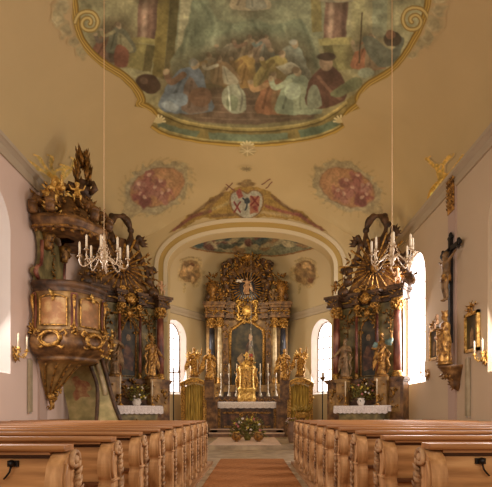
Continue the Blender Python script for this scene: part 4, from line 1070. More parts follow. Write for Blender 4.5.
# ------------------------------------------------------------------ side altars
def side_altar(sg, loc, rz, label):
    t = thing('side_altar', label, 'altar', loc, rz)
    TX = Matrix.Scale(sg, 4, (1,0,0))
    def B(): return MB(TX)
    b = B(); b.box(-1.45,1.45,-1.1,.1,S1+.002,.30); b.build('altar_step', M['stone_step'], t)
    b = B()
    b.prism([(-.74,.30),(-.70,.45),(-.62,.7),(-.66,1.1),(-.75,1.44),(1.0,1.44),(.92,1.1),(.88,.7),(.95,.45),(.99,.30)], -.80, -.25)
    mn = b.build('mensa', M['olive'], t)
    b = B(); b.box(-.80,1.05,-.86,-.2,1.44,1.495); b.build('mensa_top', M['brown'], mn)
    b = B(); cartouche(b, (.12,.74), .45, .45, -.82, .035); b.build('gilded_cartouche', M['gold_dark'], mn)
    # predella / pedestal zone
    b = B(); b.box(-1.18,1.18,-.22,.12,.30,2.26); pr = b.build('predella', M['brown'], t)
    b = B(); b.box(-.95,.95,-.34,-.22,1.52,1.72); b.build('candle_shelf', M['dark'], pr)
    for u in (-1.1,1.1):
        b = B(); b.box(u-.26,u+.26,-.40,.1,.30,2.28); b.box(u-.30,u+.30,-.44,.1,2.28,2.33); b.box(u-.33,u+.33,-.47,.1,2.33,2.42); b.box(u-.30,u+.30,-.44,.1,.30,.5)
        pd = b.build('pedestal', M['brown'], t)
        b = B(); b.box(u-.17,u+.17,-.408,-.40,1.3,2.1); b.build('inlay', M['amber'], pd)
        b = B(); gilt_leaves(b, (u,-.42,1.75), (.1,.02,.25), 9, .16, 3); b.build('gilded_leaves', M['gold'], pd)
    for u in (-.72,.72):
        b = B(); b.box(u-.18,u+.18,-.58,.1,1.52,2.3); b.box(u-.22,u+.22,-.62,.1,2.3,2.42); pd = b.build('pedestal', M['amber'], t)
        b = B(); gilt_leaves(b, (u,-.6,1.95), (.08,.02,.25), 8, .15, 4); b.build('gilded_leaves', M['gold'], pd)
    b = B(); b.box(-.78,.78,-.25,.1,2.26,2.42)
    b.build('predella_cornice', M['dark'], t)
    b = B(); b.tube([(-.5+.05*k,-.27,2.05+.13*math.sin(k*.8)) for k in range(21)], .03, 6)
    for k in range(7): gilt_leaves(b, (-.48+.16*k,-.29,2.05+.13*math.sin(k*3.2*.8)), (.1,.04,.14), 8, .2, k)
    b.build('gilded_tendrils', M['gold_dark'], t)
    # retable wall with centre picture
    b = B(); b.box(-1.2,1.2,.05,.2,2.42,5.0); b.build('retable', M['olive'], t)
    b = B(); pic = [(-.25,2.56),(.25,2.56),(.26,3.9),(.23,4.2),(.14,4.36),(0,4.45),(-.14,4.36),(-.23,4.2),(-.26,3.9)]
    b.prism(pic, .02, .05); pc = b.build('altar_painting', M['canvas'], t)
    # the painted figure in the picture: simple flat shapes on the canvas
    for nm, m_, pts in (('painted_robe', M['canvas_red'], [(-.16,2.7),(.2,2.8),(.17,3.3),(.08,3.6),(-.06,3.55),(-.2,3.2)]), ('painted_face', M['robe_pale'], [(-.06,3.74),(.04,3.72),(.08,3.84),(.03,3.95),(-.05,3.93),(-.09,3.84)])):
        b = B(); b.prism(pts, .012, .02); b.build(nm, m_, pc)
    b = B(); b.tube([(x*1.08,.01,3.55+(z-3.55)*1.04) for x,z in pic], .032, 6, closed=True); b.build('frame', M['gold_dark'], pc)
    b = B(); gilt_leaves(b, (0,-.05,4.62), (.34,.06,.14), 22, .2, 1); gilt_leaves(b, (-.3,-.04,4.25), (.1,.04,.2), 8, .16, 2); gilt_leaves(b, (.3,-.04,4.25), (.1,.04,.2), 8, .16, 3); b.ell((0,-.1,4.66), (.12,.08,.13)); b.build('gilded_crest', M['gold'], pc)
    # columns
    for u, v, r in ((-1.1,-.2,.125),(1.1,-.2,.125),(-.37,-.12,.05),(.37,-.12,.05)):
        column(t, sg*u, v, 2.42, 4.95, r, M['red'])
    for u in (-.78,.78):
        b = B(); gilt_leaves(b, (u,.0,4.55), (.16,.05,.22), 16, .18, 5); gilt_leaves(b, (u,.0,4.2), (.06,.04,.3), 10, .14, 6); b.tube([(u,.02,4.7),(u,.02,3.9)], .02, 5); b.build('gilded_drop', M['gold_dark'], t)
    # entablature, broken forward over the columns
    b = B()
    for x0,x1,y0 in ((-1.2,1.2,-.06),(-1.38,-.92,-.42),(.92,1.38,-.42),(-.50,-.24,-.3),(.24,.50,-.3)):
        b.box(x0,x1,y0,.2,4.95,5.02); b.box(x0+.02,x1-.02,y0+.03,.2,5.02,5.18); b.box(x0-.03,x1+.03,y0-.04,.2,5.18,5.24); b.box(x0-.07,x1+.07,y0-.08,.2,5.24,5.33)
    en = b.build('entablature', M['dark'], t)
    b = B()
    for u in (-1.15,-.37,0,.37,1.15): gilt_leaves(b, (u,-.4 if abs(u) > 1 else -.28,5.1), (.16,.03,.06), 8, .13, 3)
    b.tube([(-1.3,-.1,5.1),(1.3,-.1,5.1)], .03, 5); b.build('gilded_frieze', M['gold'], en)
    b = B(); cartouche(b, (0,5.12), .7, .6, -.22, .06); b.ell((0,-.22,5.12), (.2,.08,.2)); b.build('gilded_cartouche', M['gold'], en)
    # attic: dark scrolled outline, sun rays, loop on top
    b = B(); at = [(-1.15,5.33),(-1.12,5.5),(-.98,5.7),(-.86,5.95),(-.80,6.2),(-.62,6.42),(-.5,6.7),(-.40,6.95),(-.28,7.05),(-.22,7.2),(.22,7.2),(.28,7.05),(.40,6.95),(.5,6.7),(.62,6.42),(.80,6.2),(.86,5.95),(.98,5.7),(1.12,5.5),(1.15,5.33)]
    b.prism(at, .08, .2); ac = b.build('attic', M['brown'], t); ac.location = (sg*.27,.02,0)
    for s_ in (-1,1):
        b = B()
        b.tube(smoothed([(s_*1.2,-.1,5.36),(s_*1.22,-.1,5.62),(s_*1.02,-.1,5.8),(s_*.92,-.08,6.0),(s_*.98,-.08,6.22),(s_*.82,-.06,6.4),(s_*.66,-.06,6.5)],4), [.12+.05*math.sin(i*.9) for i in range(25)], 8)
        b.ell((s_*1.14,-.12,5.48), (.2,.16,.18)); b.ell((s_*.98,-.1,6.2), (.19,.14,.17)); b.tube(spiral((s_*1.12,6.28), .15, 1.2, 0, s_, 14, -.1), .06, 6)
        b.tube(smoothed([(s_*.62,-.04,6.5),(s_*.64,-.04,6.8),(s_*.52,-.04,7.02),(s_*.58,-.04,7.22),(s_*.72,-.06,7.3)],4), [.10+.04*math.sin(i) for i in range(17)], 8)
        for k in range(4): b.leaf((s_*.6,-.06,7.1), (s_*(.6+.2*k),-.1,.8-.35*k), (0,-1,0), .36, .16, .4)
        b.build('side_scroll', M['dark'], ac)
        b = B()
        for u, z, q in ((1.25,5.6,.14),(1.08,6.05,.1),(.8,6.55,.1)): gilt_leaves(b, (s_*u,-.2,z), (q,.06,q), 9, .18, int(z*10))
        b.build('gilded_leaves', M['gold_dark'], ac)
    b = B(); lp = smoothed([(-.26,.0,6.9),(-.36,.0,7.2),(-.34,.0,7.55),(-.2,.0,7.82),(.06,.0,7.88),(.28,.0,7.74),(.36,.0,7.45),(.3,.0,7.15),(.24,.0,6.9)],5)
    b.tube(lp, [.10+.035*math.sin(i*.55) for i in range(len(lp))], 8)
    for x, z in ((-.36,7.5),(-.1,7.9),(.3,7.8),(.42,7.5),(.34,7.1),(-.36,7.1)): b.ell((x,.0,z), (.12,.1,.11))
    b.build('crowning_loop', M['dark'], ac)
    b = B(); b.lathe([(.36,0),(.34,.03),(.3,.06),(.2,.07),(.02,.075)], 24, (0,-.02,6.14), rot=Matrix.Rotation(PI/2,3,'X'), sy=1.0, sx=1.0); b.build('glory_disc', M['dark'], ac)
    sunburst(ac, (0,6.14), 1.22, 1.06, 22, M['gold'], -.14, 3)
    if sg < 0: sunburst(t, (0,4.62), .62, .62, 12, M['gold'], -.1, 5, r0=.12)
    b = B(); b.ell((0,-.12,6.14), (.15,.1,.18), n=12, m=8); gilt_leaves(b, (0,-.14,6.14), (.15,.06,.16), 12, .2, 7); b.build('glory_heart', M['gold_dark'], ac)
    for s_ in (-1,1):
        o = fused(putto_builder(.5,True,s_+4), 'cherub', M['flesh'] if s_*sg > 0 else M['gold_dark'], t, voxel=.018, smooth=1); o.location = (sg*s_*1.12,-.22,5.5); o.rotation_euler = (0,0,s_*sg*.3)
    return t
RZ = math.radians(40)
side_altar(1, (3.95,15.30,0), -RZ, 'carved side altar with sun rays and red columns beside the tall bright window')
side_altar(-1, (-4.2,15.30,0), RZ, 'carved side altar with sun rays standing behind the pulpit stair')
def on_altar(sg, u, v, z):
    c = (3.95,15.30) if sg > 0 else (-4.2,15.30); a = -RZ*sg; u *= sg
    return (c[0]+u*math.cos(a)-v*math.sin(a), c[1]+u*math.sin(a)+v*math.cos(a), z)
def altar_cloth(name, label, loc, rz, w, d, drop, m=None):
    b = MB(); n = 44; rows = []
    def edge(k): return .018*math.sin(k*1.9)
    for z, y, wv in ((0.012,d/2,0),(0.012,-d/2,0),(-.02,-d/2-.016,.3),(-drop*.5,-d/2-.022,1),(-drop,-d/2-.024,1.2)):
        rows.append([Vector((-w/2+w*k/n, y-wv*.012*(1+math.sin(k*2.2)), z-(0.03*abs(math.sin(k*PI/4)) if z <= -drop else 0))) for k in range(n+1)])
    b.sheet(rows)
    for sd in (-1,1):
        b.sheet([[Vector((sd*w/2,d/2,.012)),Vector((sd*w/2,-d/2,.012))],[Vector((sd*(w/2+.016),d/2,-drop*.8)),Vector((sd*(w/2+.016),-d/2-.02,-drop*.8))]])
    o = b.build(name, m or M['linen']); o.location = loc; o.rotation_euler = (0,0,rz)
    return tag(o, label, 'altar cloth')
altar_cloth('altar_cloth', 'white fringed cloth on the side altar under the crucifix wall', on_altar(1,.125,-.76,1.497), -RZ, 1.9, .22, .22)
altar_cloth('altar_cloth', 'white fringed cloth on the side altar behind the pulpit stair', on_altar(-1,.125,-.76,1.497), RZ, 1.9, .22, .24)
# statues between the columns
A1 = (((.19,-.04,.64),(.06,-.17,.70)),((-.22,-.02,.64),(-.27,-.14,.52)))
A2 = (((.24,-.05,.74),(.27,-.10,.95)),((-.20,-.05,.62),(-.04,-.17,.60)))
A3 = (((.20,-.02,.62),(.28,-.10,.48)),((-.19,-.05,.64),(-.04,-.17,.74)))
statue('statue', 'pale robed statue on the window-side altar, at the end toward the high altar', on_altar(1,-.64,-.41,2.424), -RZ-.1, 1.32, M['robe_pale'], arms=A1, seed=4, lean=-.02, beard=True, width=.74)
s = statue('statue', 'statue in gilded tunic with teal sleeve, on the side altar next to the bright window', on_altar(1,.66,-.41,2.424), -RZ+.1, 1.36, M['robe_gold'], arms=A2, seed=6, lean=.03, width=.74)
b = MB(); b.tube([(.12*1.36,-.02,.83*1.36),(.21*1.36,-.06,.80*1.36),(.27*1.36,-.12,.90*1.36)], [.09,.10,.06], 10); b.tube([(-.12*1.36,-.0,.82*1.36),(-.17*1.36,-.05,.70*1.36)], [.09,.07], 8); b.build('sleeve', M['robe_teal'], s)
statue('statue', 'gilded robed statue between the columns of the side altar behind the pulpit stair', on_altar(-1,-.64,-.41,2.424), RZ+.1, 1.4, M['robe_gold'], arms=A3, seed=9, lean=.02, halo=True, width=.78)
statue('statue', 'dim brown robed statue half hidden behind the pulpit stair', on_altar(-1,.66,-.41,2.424), RZ-.1, 1.4, M['robe_pale'], arms=A1, seed=11, width=.74)
# dressing of the two altars
bouquet('flower_vase', 'white vase with flowers and greenery on the side altar under the crucifix wall', on_altar(1,.10,-.74,1.512), .40, .62, 130, (('petal_white',3),('petal_pink',3),('petal_yellow',6)), (.13,.24,M['petal_white']), 3)
bouquet('flower_vase', 'white vase with flowers and greenery on the side altar behind the pulpit stair', on_altar(-1,.05,-.74,1.512), .40, .55, 130, (('petal_white',6),('petal_yellow',6)), (.15,.22,M['petal_white']), 5)
for sg, u, h, lab in ((1,.66,.85,'tall white candle on the window-side altar, on its window end'),(1,-.45,.8,'tall white candle on the window-side altar, on its arch end'),(-1,.62,.95,'tall white candle on the altar behind the pulpit stair, nearest the stair'),(-1,-.50,.82,'tall white candle on the pulpit-side altar, near the arch')):
    candlestick(h, .085, lab, on_altar(sg,u,-.76,1.512), None, .62, M['gold'])
# ------------------------------------------------------------------ high altar
HX, HYD = -.25, 22.4
K = 22.4/450
def U(px): return (px-247)*K
def Z(py): return EYE+(HY-py)*K+.0
t = thing('high_altar', 'tall gilded high altar with dark painting and sunburst in the chancel', 'altar', (HX,HYD,0))
b = MB(); b.box(U(216),U(278),-1.05,-.35,S3+.002,Z(404.5)); mn = b.build('mensa', M['dark'], t)
b = MB(); b.box(U(214.5),U(280),-1.12,-.3,Z(404.5),Z(402.6)); b.build('mensa_top', M['brown'], mn)
b = MB()
for u0,u1 in ((U(217.5),U(222)),(U(272.5),U(277))): b.box(u0,u1,-1.10,-1.05,S3+.01,Z(409))
b.box(U(224),U(270),-1.075,-1.05,Z(413.5),Z(411.8)); b.box(U(224),U(270),-1.07,-1.05,Z(427),Z(425))
b.build('panel_moulding', M['gold_dark'], mn)
b = MB(); b.box(U(225),U(269),-1.06,-1.05,Z(424),Z(414.5)); b.build('front_panel', M['canvas_red'], mn)
b = MB(); cartouche(b, (0,Z(419)), .6, .4, -1.09, .04)
for u in (U(231),U(263)): gilt_leaves(b, (u,-1.08,Z(412)), (.12,.02,.05), 8, .12, 4)
b.build('gilded_cartouche', M['gold'], mn)
# candle shelf
b = MB(); b.box(U(216),U(278),-.66,-.05,Z(404),Z(397)); b.box(U(224.5),U(270),-.28,-.05,Z(397),Z(392)); b.build('candle_shelf', M['dark'], t)
b = MB(); b.tube([(U(219+.5*k),-.665,Z(400.5)+.04*math.sin(k*.6)) for k in range(112)], .02, 5)
for k in range(13): gilt_leaves(b, (U(219+4.6*k),-.67,Z(400.5)), (.09,.01,.05), 6, .10, k)
b.build('gilded_tendrils', M['gold_dark'], t)
# pedestal zone
b = MB(); b.box(U(205),U(289),-.05,.45,S1,Z(385)); b.build('predella', M['amber'], t)
for px in (211.5,219.5,274.5,283):
    w_ = 4.2; dark = px in (211.5,283)
    b = MB(); y0 = -.22 if dark else -.34
    b.box(U(px-w_),U(px+w_),y0,.2,S3,Z(387)); b.box(U(px-w_-.8),U(px+w_+.8),y0-.05,.2,Z(387),Z(384)); pd = b.build('pedestal', M['amber'], t)
    b = MB(); gilt_leaves(b, (U(px),y0-.02,Z(397)), (.1,.02,.35), 16, .18, int(px)); b.build('gilded_leaves', M['gold'], pd)
# retable wall and painting
b = MB(); b.box(U(206),U(288),.2,.5,Z(386),Z(302)); b.build('retable', M['amber'], t)
pic = [(U(231.5),Z(394)),(U(262.5),Z(394)),(U(263),Z(336)),(U(262),Z(330)),(U(257),Z(327)),(U(253),Z(323.5)),(U(247),Z(322)),(U(241),Z(323.5)),(U(237),Z(327)),(U(232),Z(330)),(U(231),Z(336))]
b = MB(); b.prism(pic, .14, .2); pc = b.build('altar_painting', M['canvas'], t)
for nm, m_, pts, y in (('painted_drapery', M['canvas_red'], [(238,390),(244,360),(246,345),(250,340),(254,352),(258,390)], .132),('painted_cloak', M['olive'], [(247,372),(249,350),(252,346),(255,356),(257,380)], .128),('painted_face', M['flesh'], [(249,334),(251,333),(252.6,336),(252,340),(250,341),(248.6,338)], .126),('painted_cloud', M['robe_pale'], [(237,358),(242,352),(244,360),(240,366)], .13)):
    b = MB(); b.prism([(U(x),Z(y_)) for x,y_ in pts], y, y+.006); b.build(nm, m_, pc)
b = MB(); c0 = (0,Z(360)); b.tube([(x*1.05,.12,c0[1]+(z-c0[1])*1.02) for x,z in pic], .065, 6, closed=True); b.tube([(x*1.12,.15,c0[1]+(z-c0[1])*1.05) for x,z in pic], .045, 6, closed=True)
b.build('frame', M['gold'], pc)
# columns
for px, m_, y, r in ((212,M['black'],-.0,.15),(219.8,M['ivory'],-.14,.105),(274.6,M['ivory'],-.14,.105),(283,M['black'],-.0,.15)):
    column(t, U(px), y, Z(384), Z(318.5), r, m_)
for px in (225.5,268.5):
    b = MB(); b.box(U(px-2.6),U(px+2.6),.06,.2,Z(384),Z(320)); pl = b.build('pilaster', M['brown'], t)
    b = MB(); gilt_leaves(b, (U(px),.04,Z(330)), (.1,.03,.3), 16, .17, 1); gilt_leaves(b, (U(px),.04,Z(360)), (.06,.03,.5), 14, .14, 2); b.build('gilded_leaves', M['gold'], pl)
# entablature
b = MB()
for a, c_, y0 in ((206,289,.1),(205.5,224.5,-.32),(270,289.5,-.32),(226,234,-.1),(260,268,-.1)):
    b.box(U(a),U(c_),y0,.5,Z(318.5),Z(316)); b.box(U(a+.5),U(c_-.5),y0+.03,.5,Z(316),Z(309)); b.box(U(a-.8),U(c_+.8),y0-.06,.5,Z(309),Z(306.5)); b.box(U(a-1.8),U(c_+1.8),y0-.12,.5,Z(306.5),Z(303.5))
en = b.build('entablature', M['brown'], t)
b = MB()
for px in (209,214,219,275,280,286): gilt_leaves(b, (U(px),-.33,Z(312.5)), (.12,.03,.1), 8, .14, int(px))
for px in (231,238,256,263): gilt_leaves(b, (U(px),-.0,Z(314)), (.14,.04,.14), 10, .17, int(px))
for k in range(22): gilt_leaves(b, (U(207+3.8*k),-.36 if (k < 5 or k > 16) else -.14,Z(305+.8*(k%2))), (.1,.03,.07), 5, .13, k)
b.tube([(U(206),-.3,Z(312)),(U(225),-.3,Z(312)),(U(230),-.05,Z(313)),(U(264),-.05,Z(313)),(U(269),-.3,Z(312)),(U(288),-.3,Z(312))], .035, 5)
b.build('gilded_frieze', M['gold'], en)
b = MB(); cartouche(b, (U(247),Z(311)), .95, .85, -.05, .08); b.ell((0,-.06,Z(311)), (.26,.1,.28), n=12, m=8); gilt_leaves(b, (0,-.1,Z(311)), (.3,.05,.3), 16, .22, 2); b.build('gilded_cartouche', M['gold_bright'], en)
# attic
b = MB(); at = [(222,304),(222,296),(225,288),(226,278),(229,270),(235,264),(241,259),(247,257.5),(253,259),(259,264),(265,270),(268,278),(269,288),(272,296),(272,304)]
b.prism([(U(x),Z(y)) for x,y in at], .2, .42); ac = b.build('attic', M['brown'], t)
b = MB(); b.lathe([(.80,0),(.78,.04),(.66,.08),(.3,.1),(.02,.1)], 28, (0,.2,Z(287)), rot=Matrix.Rotation(PI/2,3,'X')); b.build('glory_disc', M['black'], ac)
sunburst(ac, (0,Z(287)), .92, .92, 30, M['gold'], .06, 5, r0=.42)
b = MB()
for k in range(40):
    a = 2*PI*k/40; gilt_leaves(b, (.95*math.cos(a),.1,Z(286.5)+.98*math.sin(a)), (.1,.05,.1), 3, .2, k)
b.build('glory_wreath', M['gold_dark'], ac)
o = fused(statue_builder(.85, arms=(((.2,-.06,.74),(.32,-.12,.82)),((-.2,-.06,.74),(-.32,-.12,.80))), seed=5, beard=True), 'seated_figure', M['flesh'], ac, voxel=.012); o.location = (0,.0,Z(294.5))
b = MB(); b.ell((U(239.5),-.02,Z(281)), (.16,.05,.06), rot=Matrix.Rotation(.4,3,'Y')); b.leaf((U(239.5),-.02,Z(281)), (1,0,.4), (0,-1,0), .24, .12, .3); b.leaf((U(239.5),-.02,Z(281)), (-1,0,-.2), (0,-1,0), .24, .12, .3); b.build('white_dove', M['petal_white'], ac)
for sd in (-1,1):
    def X(px): return sd*abs(U(px))
    b = MB(); pts = smoothed([(X(270),.0,Z(303)),(X(272),.0,Z(295)),(X(267.5),.0,Z(287)),(X(270),.0,Z(278)),(X(268.5),.0,Z(270)),(X(263),.0,Z(264.5)),(X(265),.0,Z(260))],5)
    b.tube(pts, [.13+.06*math.sin(i*.7) for i in range(len(pts))], 8)
    for px,py,r in ((271,297,.2),(270,279,.2),(267,268,.2),(258,261,.17),(264,276,.16)): b.ell((X(px),-.04,Z(py)), (r,r*.7,r))
    b.tube(spiral((X(268),Z(266)), .24, 1.4, 0, sd, 18, -.05), .08, 7); b.build('side_scroll', M['dark'], ac)
    b = MB()
    for px,py,r in ((270,299,.2),(271,288,.18),(268,273,.2),(262,265,.18),(254,260,.18),(275,301,.14)): gilt_leaves(b, (X(px),-.14,Z(py)), (r,.06,r), 12, .22, int(px))
    b.build('gilded_leaves', M['gold'], ac)
    # outer vase with flower sheaf over the end column
    b = MB(); b.lathe([(.24,Z(303.5)),(.2,Z(300)),(.14,Z(297)),(.26,Z(292)),(.3,Z(288)),(.16,Z(284)),(.2,Z(282))], 12, (X(281.5),-.05,0)); vs = b.build('crown_vase', M['gold_dark'], t)
    b = MB(); b.tube(smoothed([(X(276),-.05,Z(303)),(X(274.5),-.05,Z(294)),(X(277.5),-.05,Z(288)),(X(275),-.05,Z(283))],4), [.09]*13, 7); b.ell((X(276),-.08,Z(296)), (.2,.12,.24)); b.ell((X(285.5),-.06,Z(297)), (.16,.12,.2)); b.build('vase_scroll', M['dark'], vs)
    b = MB(); gilt_leaves(b, (X(281),-.08,Z(280)), (.2,.1,.22), 24, .24, 8); gilt_leaves(b, (X(281.5),-.06,Z(288)), (.26,.12,.2), 16, .2, 9); gilt_leaves(b, (X(277),-.06,Z(299)), (.2,.1,.18), 14, .2, 10); b.build('gilded_sheaf', M['gold_dark'], vs)
    # angels reclining on the entablature
    o = fused(putto_builder(.62,True,sd+7), 'cherub', M['gold_dark'] if sd < 0 else M['robe_pale'], t, voxel=.018, smooth=1); o.location = (X(273.5),-.2,Z(300)); o.rotation_euler = (0,0,sd*.4)
b = MB(); b.lathe([(.2,Z(260)),(.3,Z(258)),(.34,Z(256.5)),(.2,Z(255)),(.06,Z(253.5)),(.02,Z(253))], 12, (0,.15,0)); gilt_leaves(b, (0,.05,Z(258)), (.5,.06,.1), 24, .22, 11); b.build('crest', M['gold'], ac)
# tabernacle
b = MB(); tb = [(.42,Z(402)),(.46,Z(399)),(.44,Z(398)),(.42,Z(396)),(.40,Z(392)),(.46,Z(390.5)),(.46,Z(389.5)),(.39,Z(388)),(.38,Z(380)),(.39,Z(372)),(.44,Z(370)),(.42,Z(368.5)),(.3,Z(366)),(.16,Z(363)),(.08,Z(362))]
b.lathe(tb, 24, (0,-.78,0), sy=.6); tn = b.build('tabernacle', M['gold_bright'], t)
b = MB(); b.prism([(-.2,Z(389)),(.2,Z(389)),(.2,Z(376)),(.12,Z(373)),(0,Z(372)),(-.12,Z(373)),(-.2,Z(376))], -1.02, -.95); b.build('door', M['gold'], tn)
b = MB()
for a in range(-80,100,40):
    k = math.radians(a-90); b.tube([(.4*math.cos(k),-.78+.26*math.sin(k),Z(388)),(.4*math.cos(k),-.78+.26*math.sin(k),Z(371))], .035, 6)
gilt_leaves(b, (0,-.98,Z(367)), (.32,.05,.14), 20, .18, 1)
for sd in (-1,1): b.tube(smoothed([(sd*.42,-.78,Z(390)),(sd*.5,-.78,Z(383)),(sd*.42,-.78,Z(375)),(sd*.48,-.78,Z(370))],4), .06, 6); gilt_leaves(b, (sd*.45,-.82,Z(378)), (.1,.05,.25), 12, .16, 2)
b.build('gilded_scrolls', M['gold'], tn)
o = fused(putto_builder(.46,True,3), 'cherub', M['gold_bright'], tn, voxel=.014, smooth=1); o.location = (0,-.8,Z(362)); 
# altar cloth, candlesticks, hanging lamp
altar_cloth('altar_cloth', 'white lace cloth over the front of the high altar table', (HX+U(247.5),HYD-.93,Z(402.6)+.003), 0, 3.34, .37, .27)
for k, px in enumerate((222,229.8,237.2,260,267.6,275.2)):
    candlestick(Z(365)-Z(397), .105, 'silvered candlestick on the high altar shelf, %s' % ('outermost on the pulpit side','second from the end on the pulpit side','next to the tabernacle on the pulpit side','next to the tabernacle on the crucifix side','second from the end on the crucifix side','outermost on the crucifix side')[k], (HX+U(px),HYD-.535,Z(397)+.003), 'six silvered candlesticks on the high altar', .28)
# side doors with hangings
for sd, s_lab in ((-1,'on the pulpit side'),(1,'on the crucifix side')):
    D = 21.0; c = -.235+sd*2.47; w_ = .54
    t2 = thing('altar_doorway', 'round-topped passage with olive gold hanging beside the high altar, '+s_lab, 'doorway', (c,D,0))
    def zz(py): return EYE+(HY-py)*D/F
    b = MB(); b.box(-w_-.06,-w_+.12,-.07,.2,S1+.003,zz(386)); b.box(w_-.12,w_+.06,-.07,.2,S1+.003,zz(386))
    top = [(-w_-.1,zz(386.5)),(-w_-.1,zz(384)),(-.42,zz(381.5)),(-.2,zz(379.3)),(0,zz(378.6)),(.2,zz(379.3)),(.42,zz(381.5)),(w_+.1,zz(384)),(w_+.1,zz(386.5)),(.46,zz(385.5)),(.2,zz(383)),(0,zz(382.4)),(-.2,zz(383)),(-.46,zz(385.5))]
    b.prism(top, -.1, .2); b.build('door_frame', M['gold'], t2)
    b = MB(); b.tube([(x,-.1,z+.01) for x,z in top[1:8]], .04, 6); gilt_leaves(b, (0,-.13,zz(384.5)), (.36,.03,.04), 18, .1, 3); gilt_leaves(b, (w_,-.06,zz(395)), (.06,.03,.4), 14, .14, 4); gilt_leaves(b, (-w_,-.06,zz(395)), (.06,.03,.4), 14, .14, 5); b.build('gilded_leaves', M['gold_bright'], t2)
    b = MB(); n = 40; rows = []
    for z in (S1+.01, zz(400), zz(388), zz(384)):
        rows.append([Vector((-w_+.06+(2*w_-.12)*k/n, .11+.025*math.sin(k*1.25), z if z < zz(386) else z-.12*((k/n-.5)*2)**2*1.5)) for k in range(n+1)])
    b.sheet(rows); b.build('hanging', M['velvet'], t2)
    b = MB(); x0 = -sd*(w_+.06); b.box(min(x0,x0-sd*.5),max(x0,x0-sd*.5),-.15,.12,S1+.003,zz(402)); b.box(min(x0,x0-sd*.56),max(x0,x0-sd*.56),-.22,.14,zz(402),zz(399.5)); b.build('side_cabinet', M['brown'], t2)
    lg = MB(); lx = c-sd*.72; lg.box(lx-.22,lx+.22,D-.2,D+.2,zz(382.7),zz(380.7)); lg.box(lx-.2,lx+.2,D-.16,D+.2,zz(399.4),zz(382.7)); lg = lg.build('side_ledge', M['brown'], t2); lg.location = (-c,-D,0)
    for px_off, h, sd2, lean, arms, lab in ((.0,1.28,21,.02,A2,'outer'),(.72,1.40,31,-.02,A1,'inner')):
        x = c - sd*px_off; zb = zz(378.6)+.075 if lab == 'outer' else zz(380.7)+.004
        st = statue('statue', ('gilded winged angel' if lab == 'outer' else 'gilded wingless robed figure')+' above the altar passage '+s_lab, (x,D-.02,zb), sd*-.3, h, M['gold'], arms=arms, seed=sd2+sd, lean=lean*sd)
        if lab == 'outer':
            b = MB()
            for q in (-1,1):
                for k in range(6): b.leaf(Vector((q*.06,.07,.72))*h, Vector((q*(.4+.16*k),.4,1.0-.28*k)), (0,-1,0), (.36-.03*k)*h, .1*h, .3)
            b.build('wing', M['gold_bright'], st)
# sanctuary lamp on three chains
x, y = P(251,360,20.6).x, 20.6
t = thing('sanctuary_lamp', 'small hanging lamp on three cords in front of the dark altar painting', 'lamp', (x,y,P(251,360,y).z))
b = MB(); b.lathe([(.02,-.16),(.06,-.12),(.05,-.08),(.13,-.02),(.15,.04),(.11,.1),(.13,.13),(.1,.13)], 14); b.build('bowl', M['gold'], t)
b = MB(); b.lathe([(.07,.1),(.085,.2),(.07,.28),(.06,.28)], 12); b.build('glass', M['ruby'], t)
b = MB()
for k in range(3):
    a = k*2*PI/3+.5; b.tube([(.3*math.cos(a)*.5,.3*math.sin(a)*.5,.08),(.3*math.cos(a)*.25,.3*math.sin(a)*.25,.8),(0,0,1.42)], .009, 4)
b.tube([(0,0,1.42),(0,0,chancel_z(x,y)-P(251,360,y).z-.04)], .008, 4); b.ell((0,0,1.42), .04); b.build('hanging_cord', M['silver'], t)
# ------------------------------------------------------------------ chandeliers
def chandelier():
    t = thing('chandelier', '', 'chandelier', (0,0,0), 0, 'glass chandeliers')
    b = MB(); b.lathe([(.01,-.12),(.04,-.08),(.03,-.04),(.07,.0),(.05,.05),(.03,.1),(.05,.16),(.03,.22),(.04,.3),(.02,.38),(.03,.44),(.012,.5)], 12); b.build('stem', M['crystal'], t)
    b = MB(); b.tube([(0,0,.48),(0,0,6.2)], .007, 5); b.build('hanging_cord', M['rope'], t)
    n = 8
    for k in range(n):
        a = 2*PI*k/n+.2; d = Vector((math.cos(a),math.sin(a),0)); up = Vector((0,0,1)); R = .41 if k%2 == 0 else .36; z1 = .06 if k%2 == 0 else .10
        pts = smoothed([d*.04+up*.0, d*.12+up*.07, d*.21-up*.02, d*(R-.06)-up*.10, d*R-up*.02, d*R+up*z1],4)
        b = MB(); b.tube(pts, .011, 6); b.lathe([(.012,0),(.04,.01),(.045,.02),(.018,.03),(.02,.06)], 10, d*R+up*z1); ar = b.build('arm', M['crystal'], t)
        b = MB(); b.lathe([(.019,.05),(.019,.25),(.004,.275)], 8, d*R+up*z1); b.build('candle', M['wax'], ar)
        b = MB()
        for q in range(2): b.ell(d*(R-.02*q)+up*(z1-.05-.055*q), (.011,.011,.026), n=5, m=4)
        b.tube([d*R+up*z1, d*R+up*(z1-.06), d*(R-.03)+up*(z1-.13)], .004, 4); b.build('glass_drop', M['crystal'], ar)
    b = MB()
    for k in range(10):
        a = 2*PI*k/10; c = Vector((math.cos(a),math.sin(a),0)); c2 = Vector((math.cos(a+PI/5),math.sin(a+PI/5),0))
        for q in range(5): b.ell(c*.12*(1-q*.18)+Vector((0,0,.12+.06*q)), (.008,.008,.016), n=5, m=4)
        for q in range(4):
            s_ = (q+.5)/4; b.ell((c*(1-s_)+c2*s_)*.33+Vector((0,0,.02-.09*math.sin(PI*s_))), (.008,.008,.014), n=5, m=4)
    b.build('bead_chain', M['crystal'], t)
    return t
c1 = chandelier(); p = P(104,262,8.0); c1.location = p; c1['label'] = 'glass chandelier with white candles hanging in front of the pulpit'
p2 = P(392,259.5,8.2); c2 = clone(c1, p2, 'glass chandelier with white candles hanging in front of the window-side altar', .35)
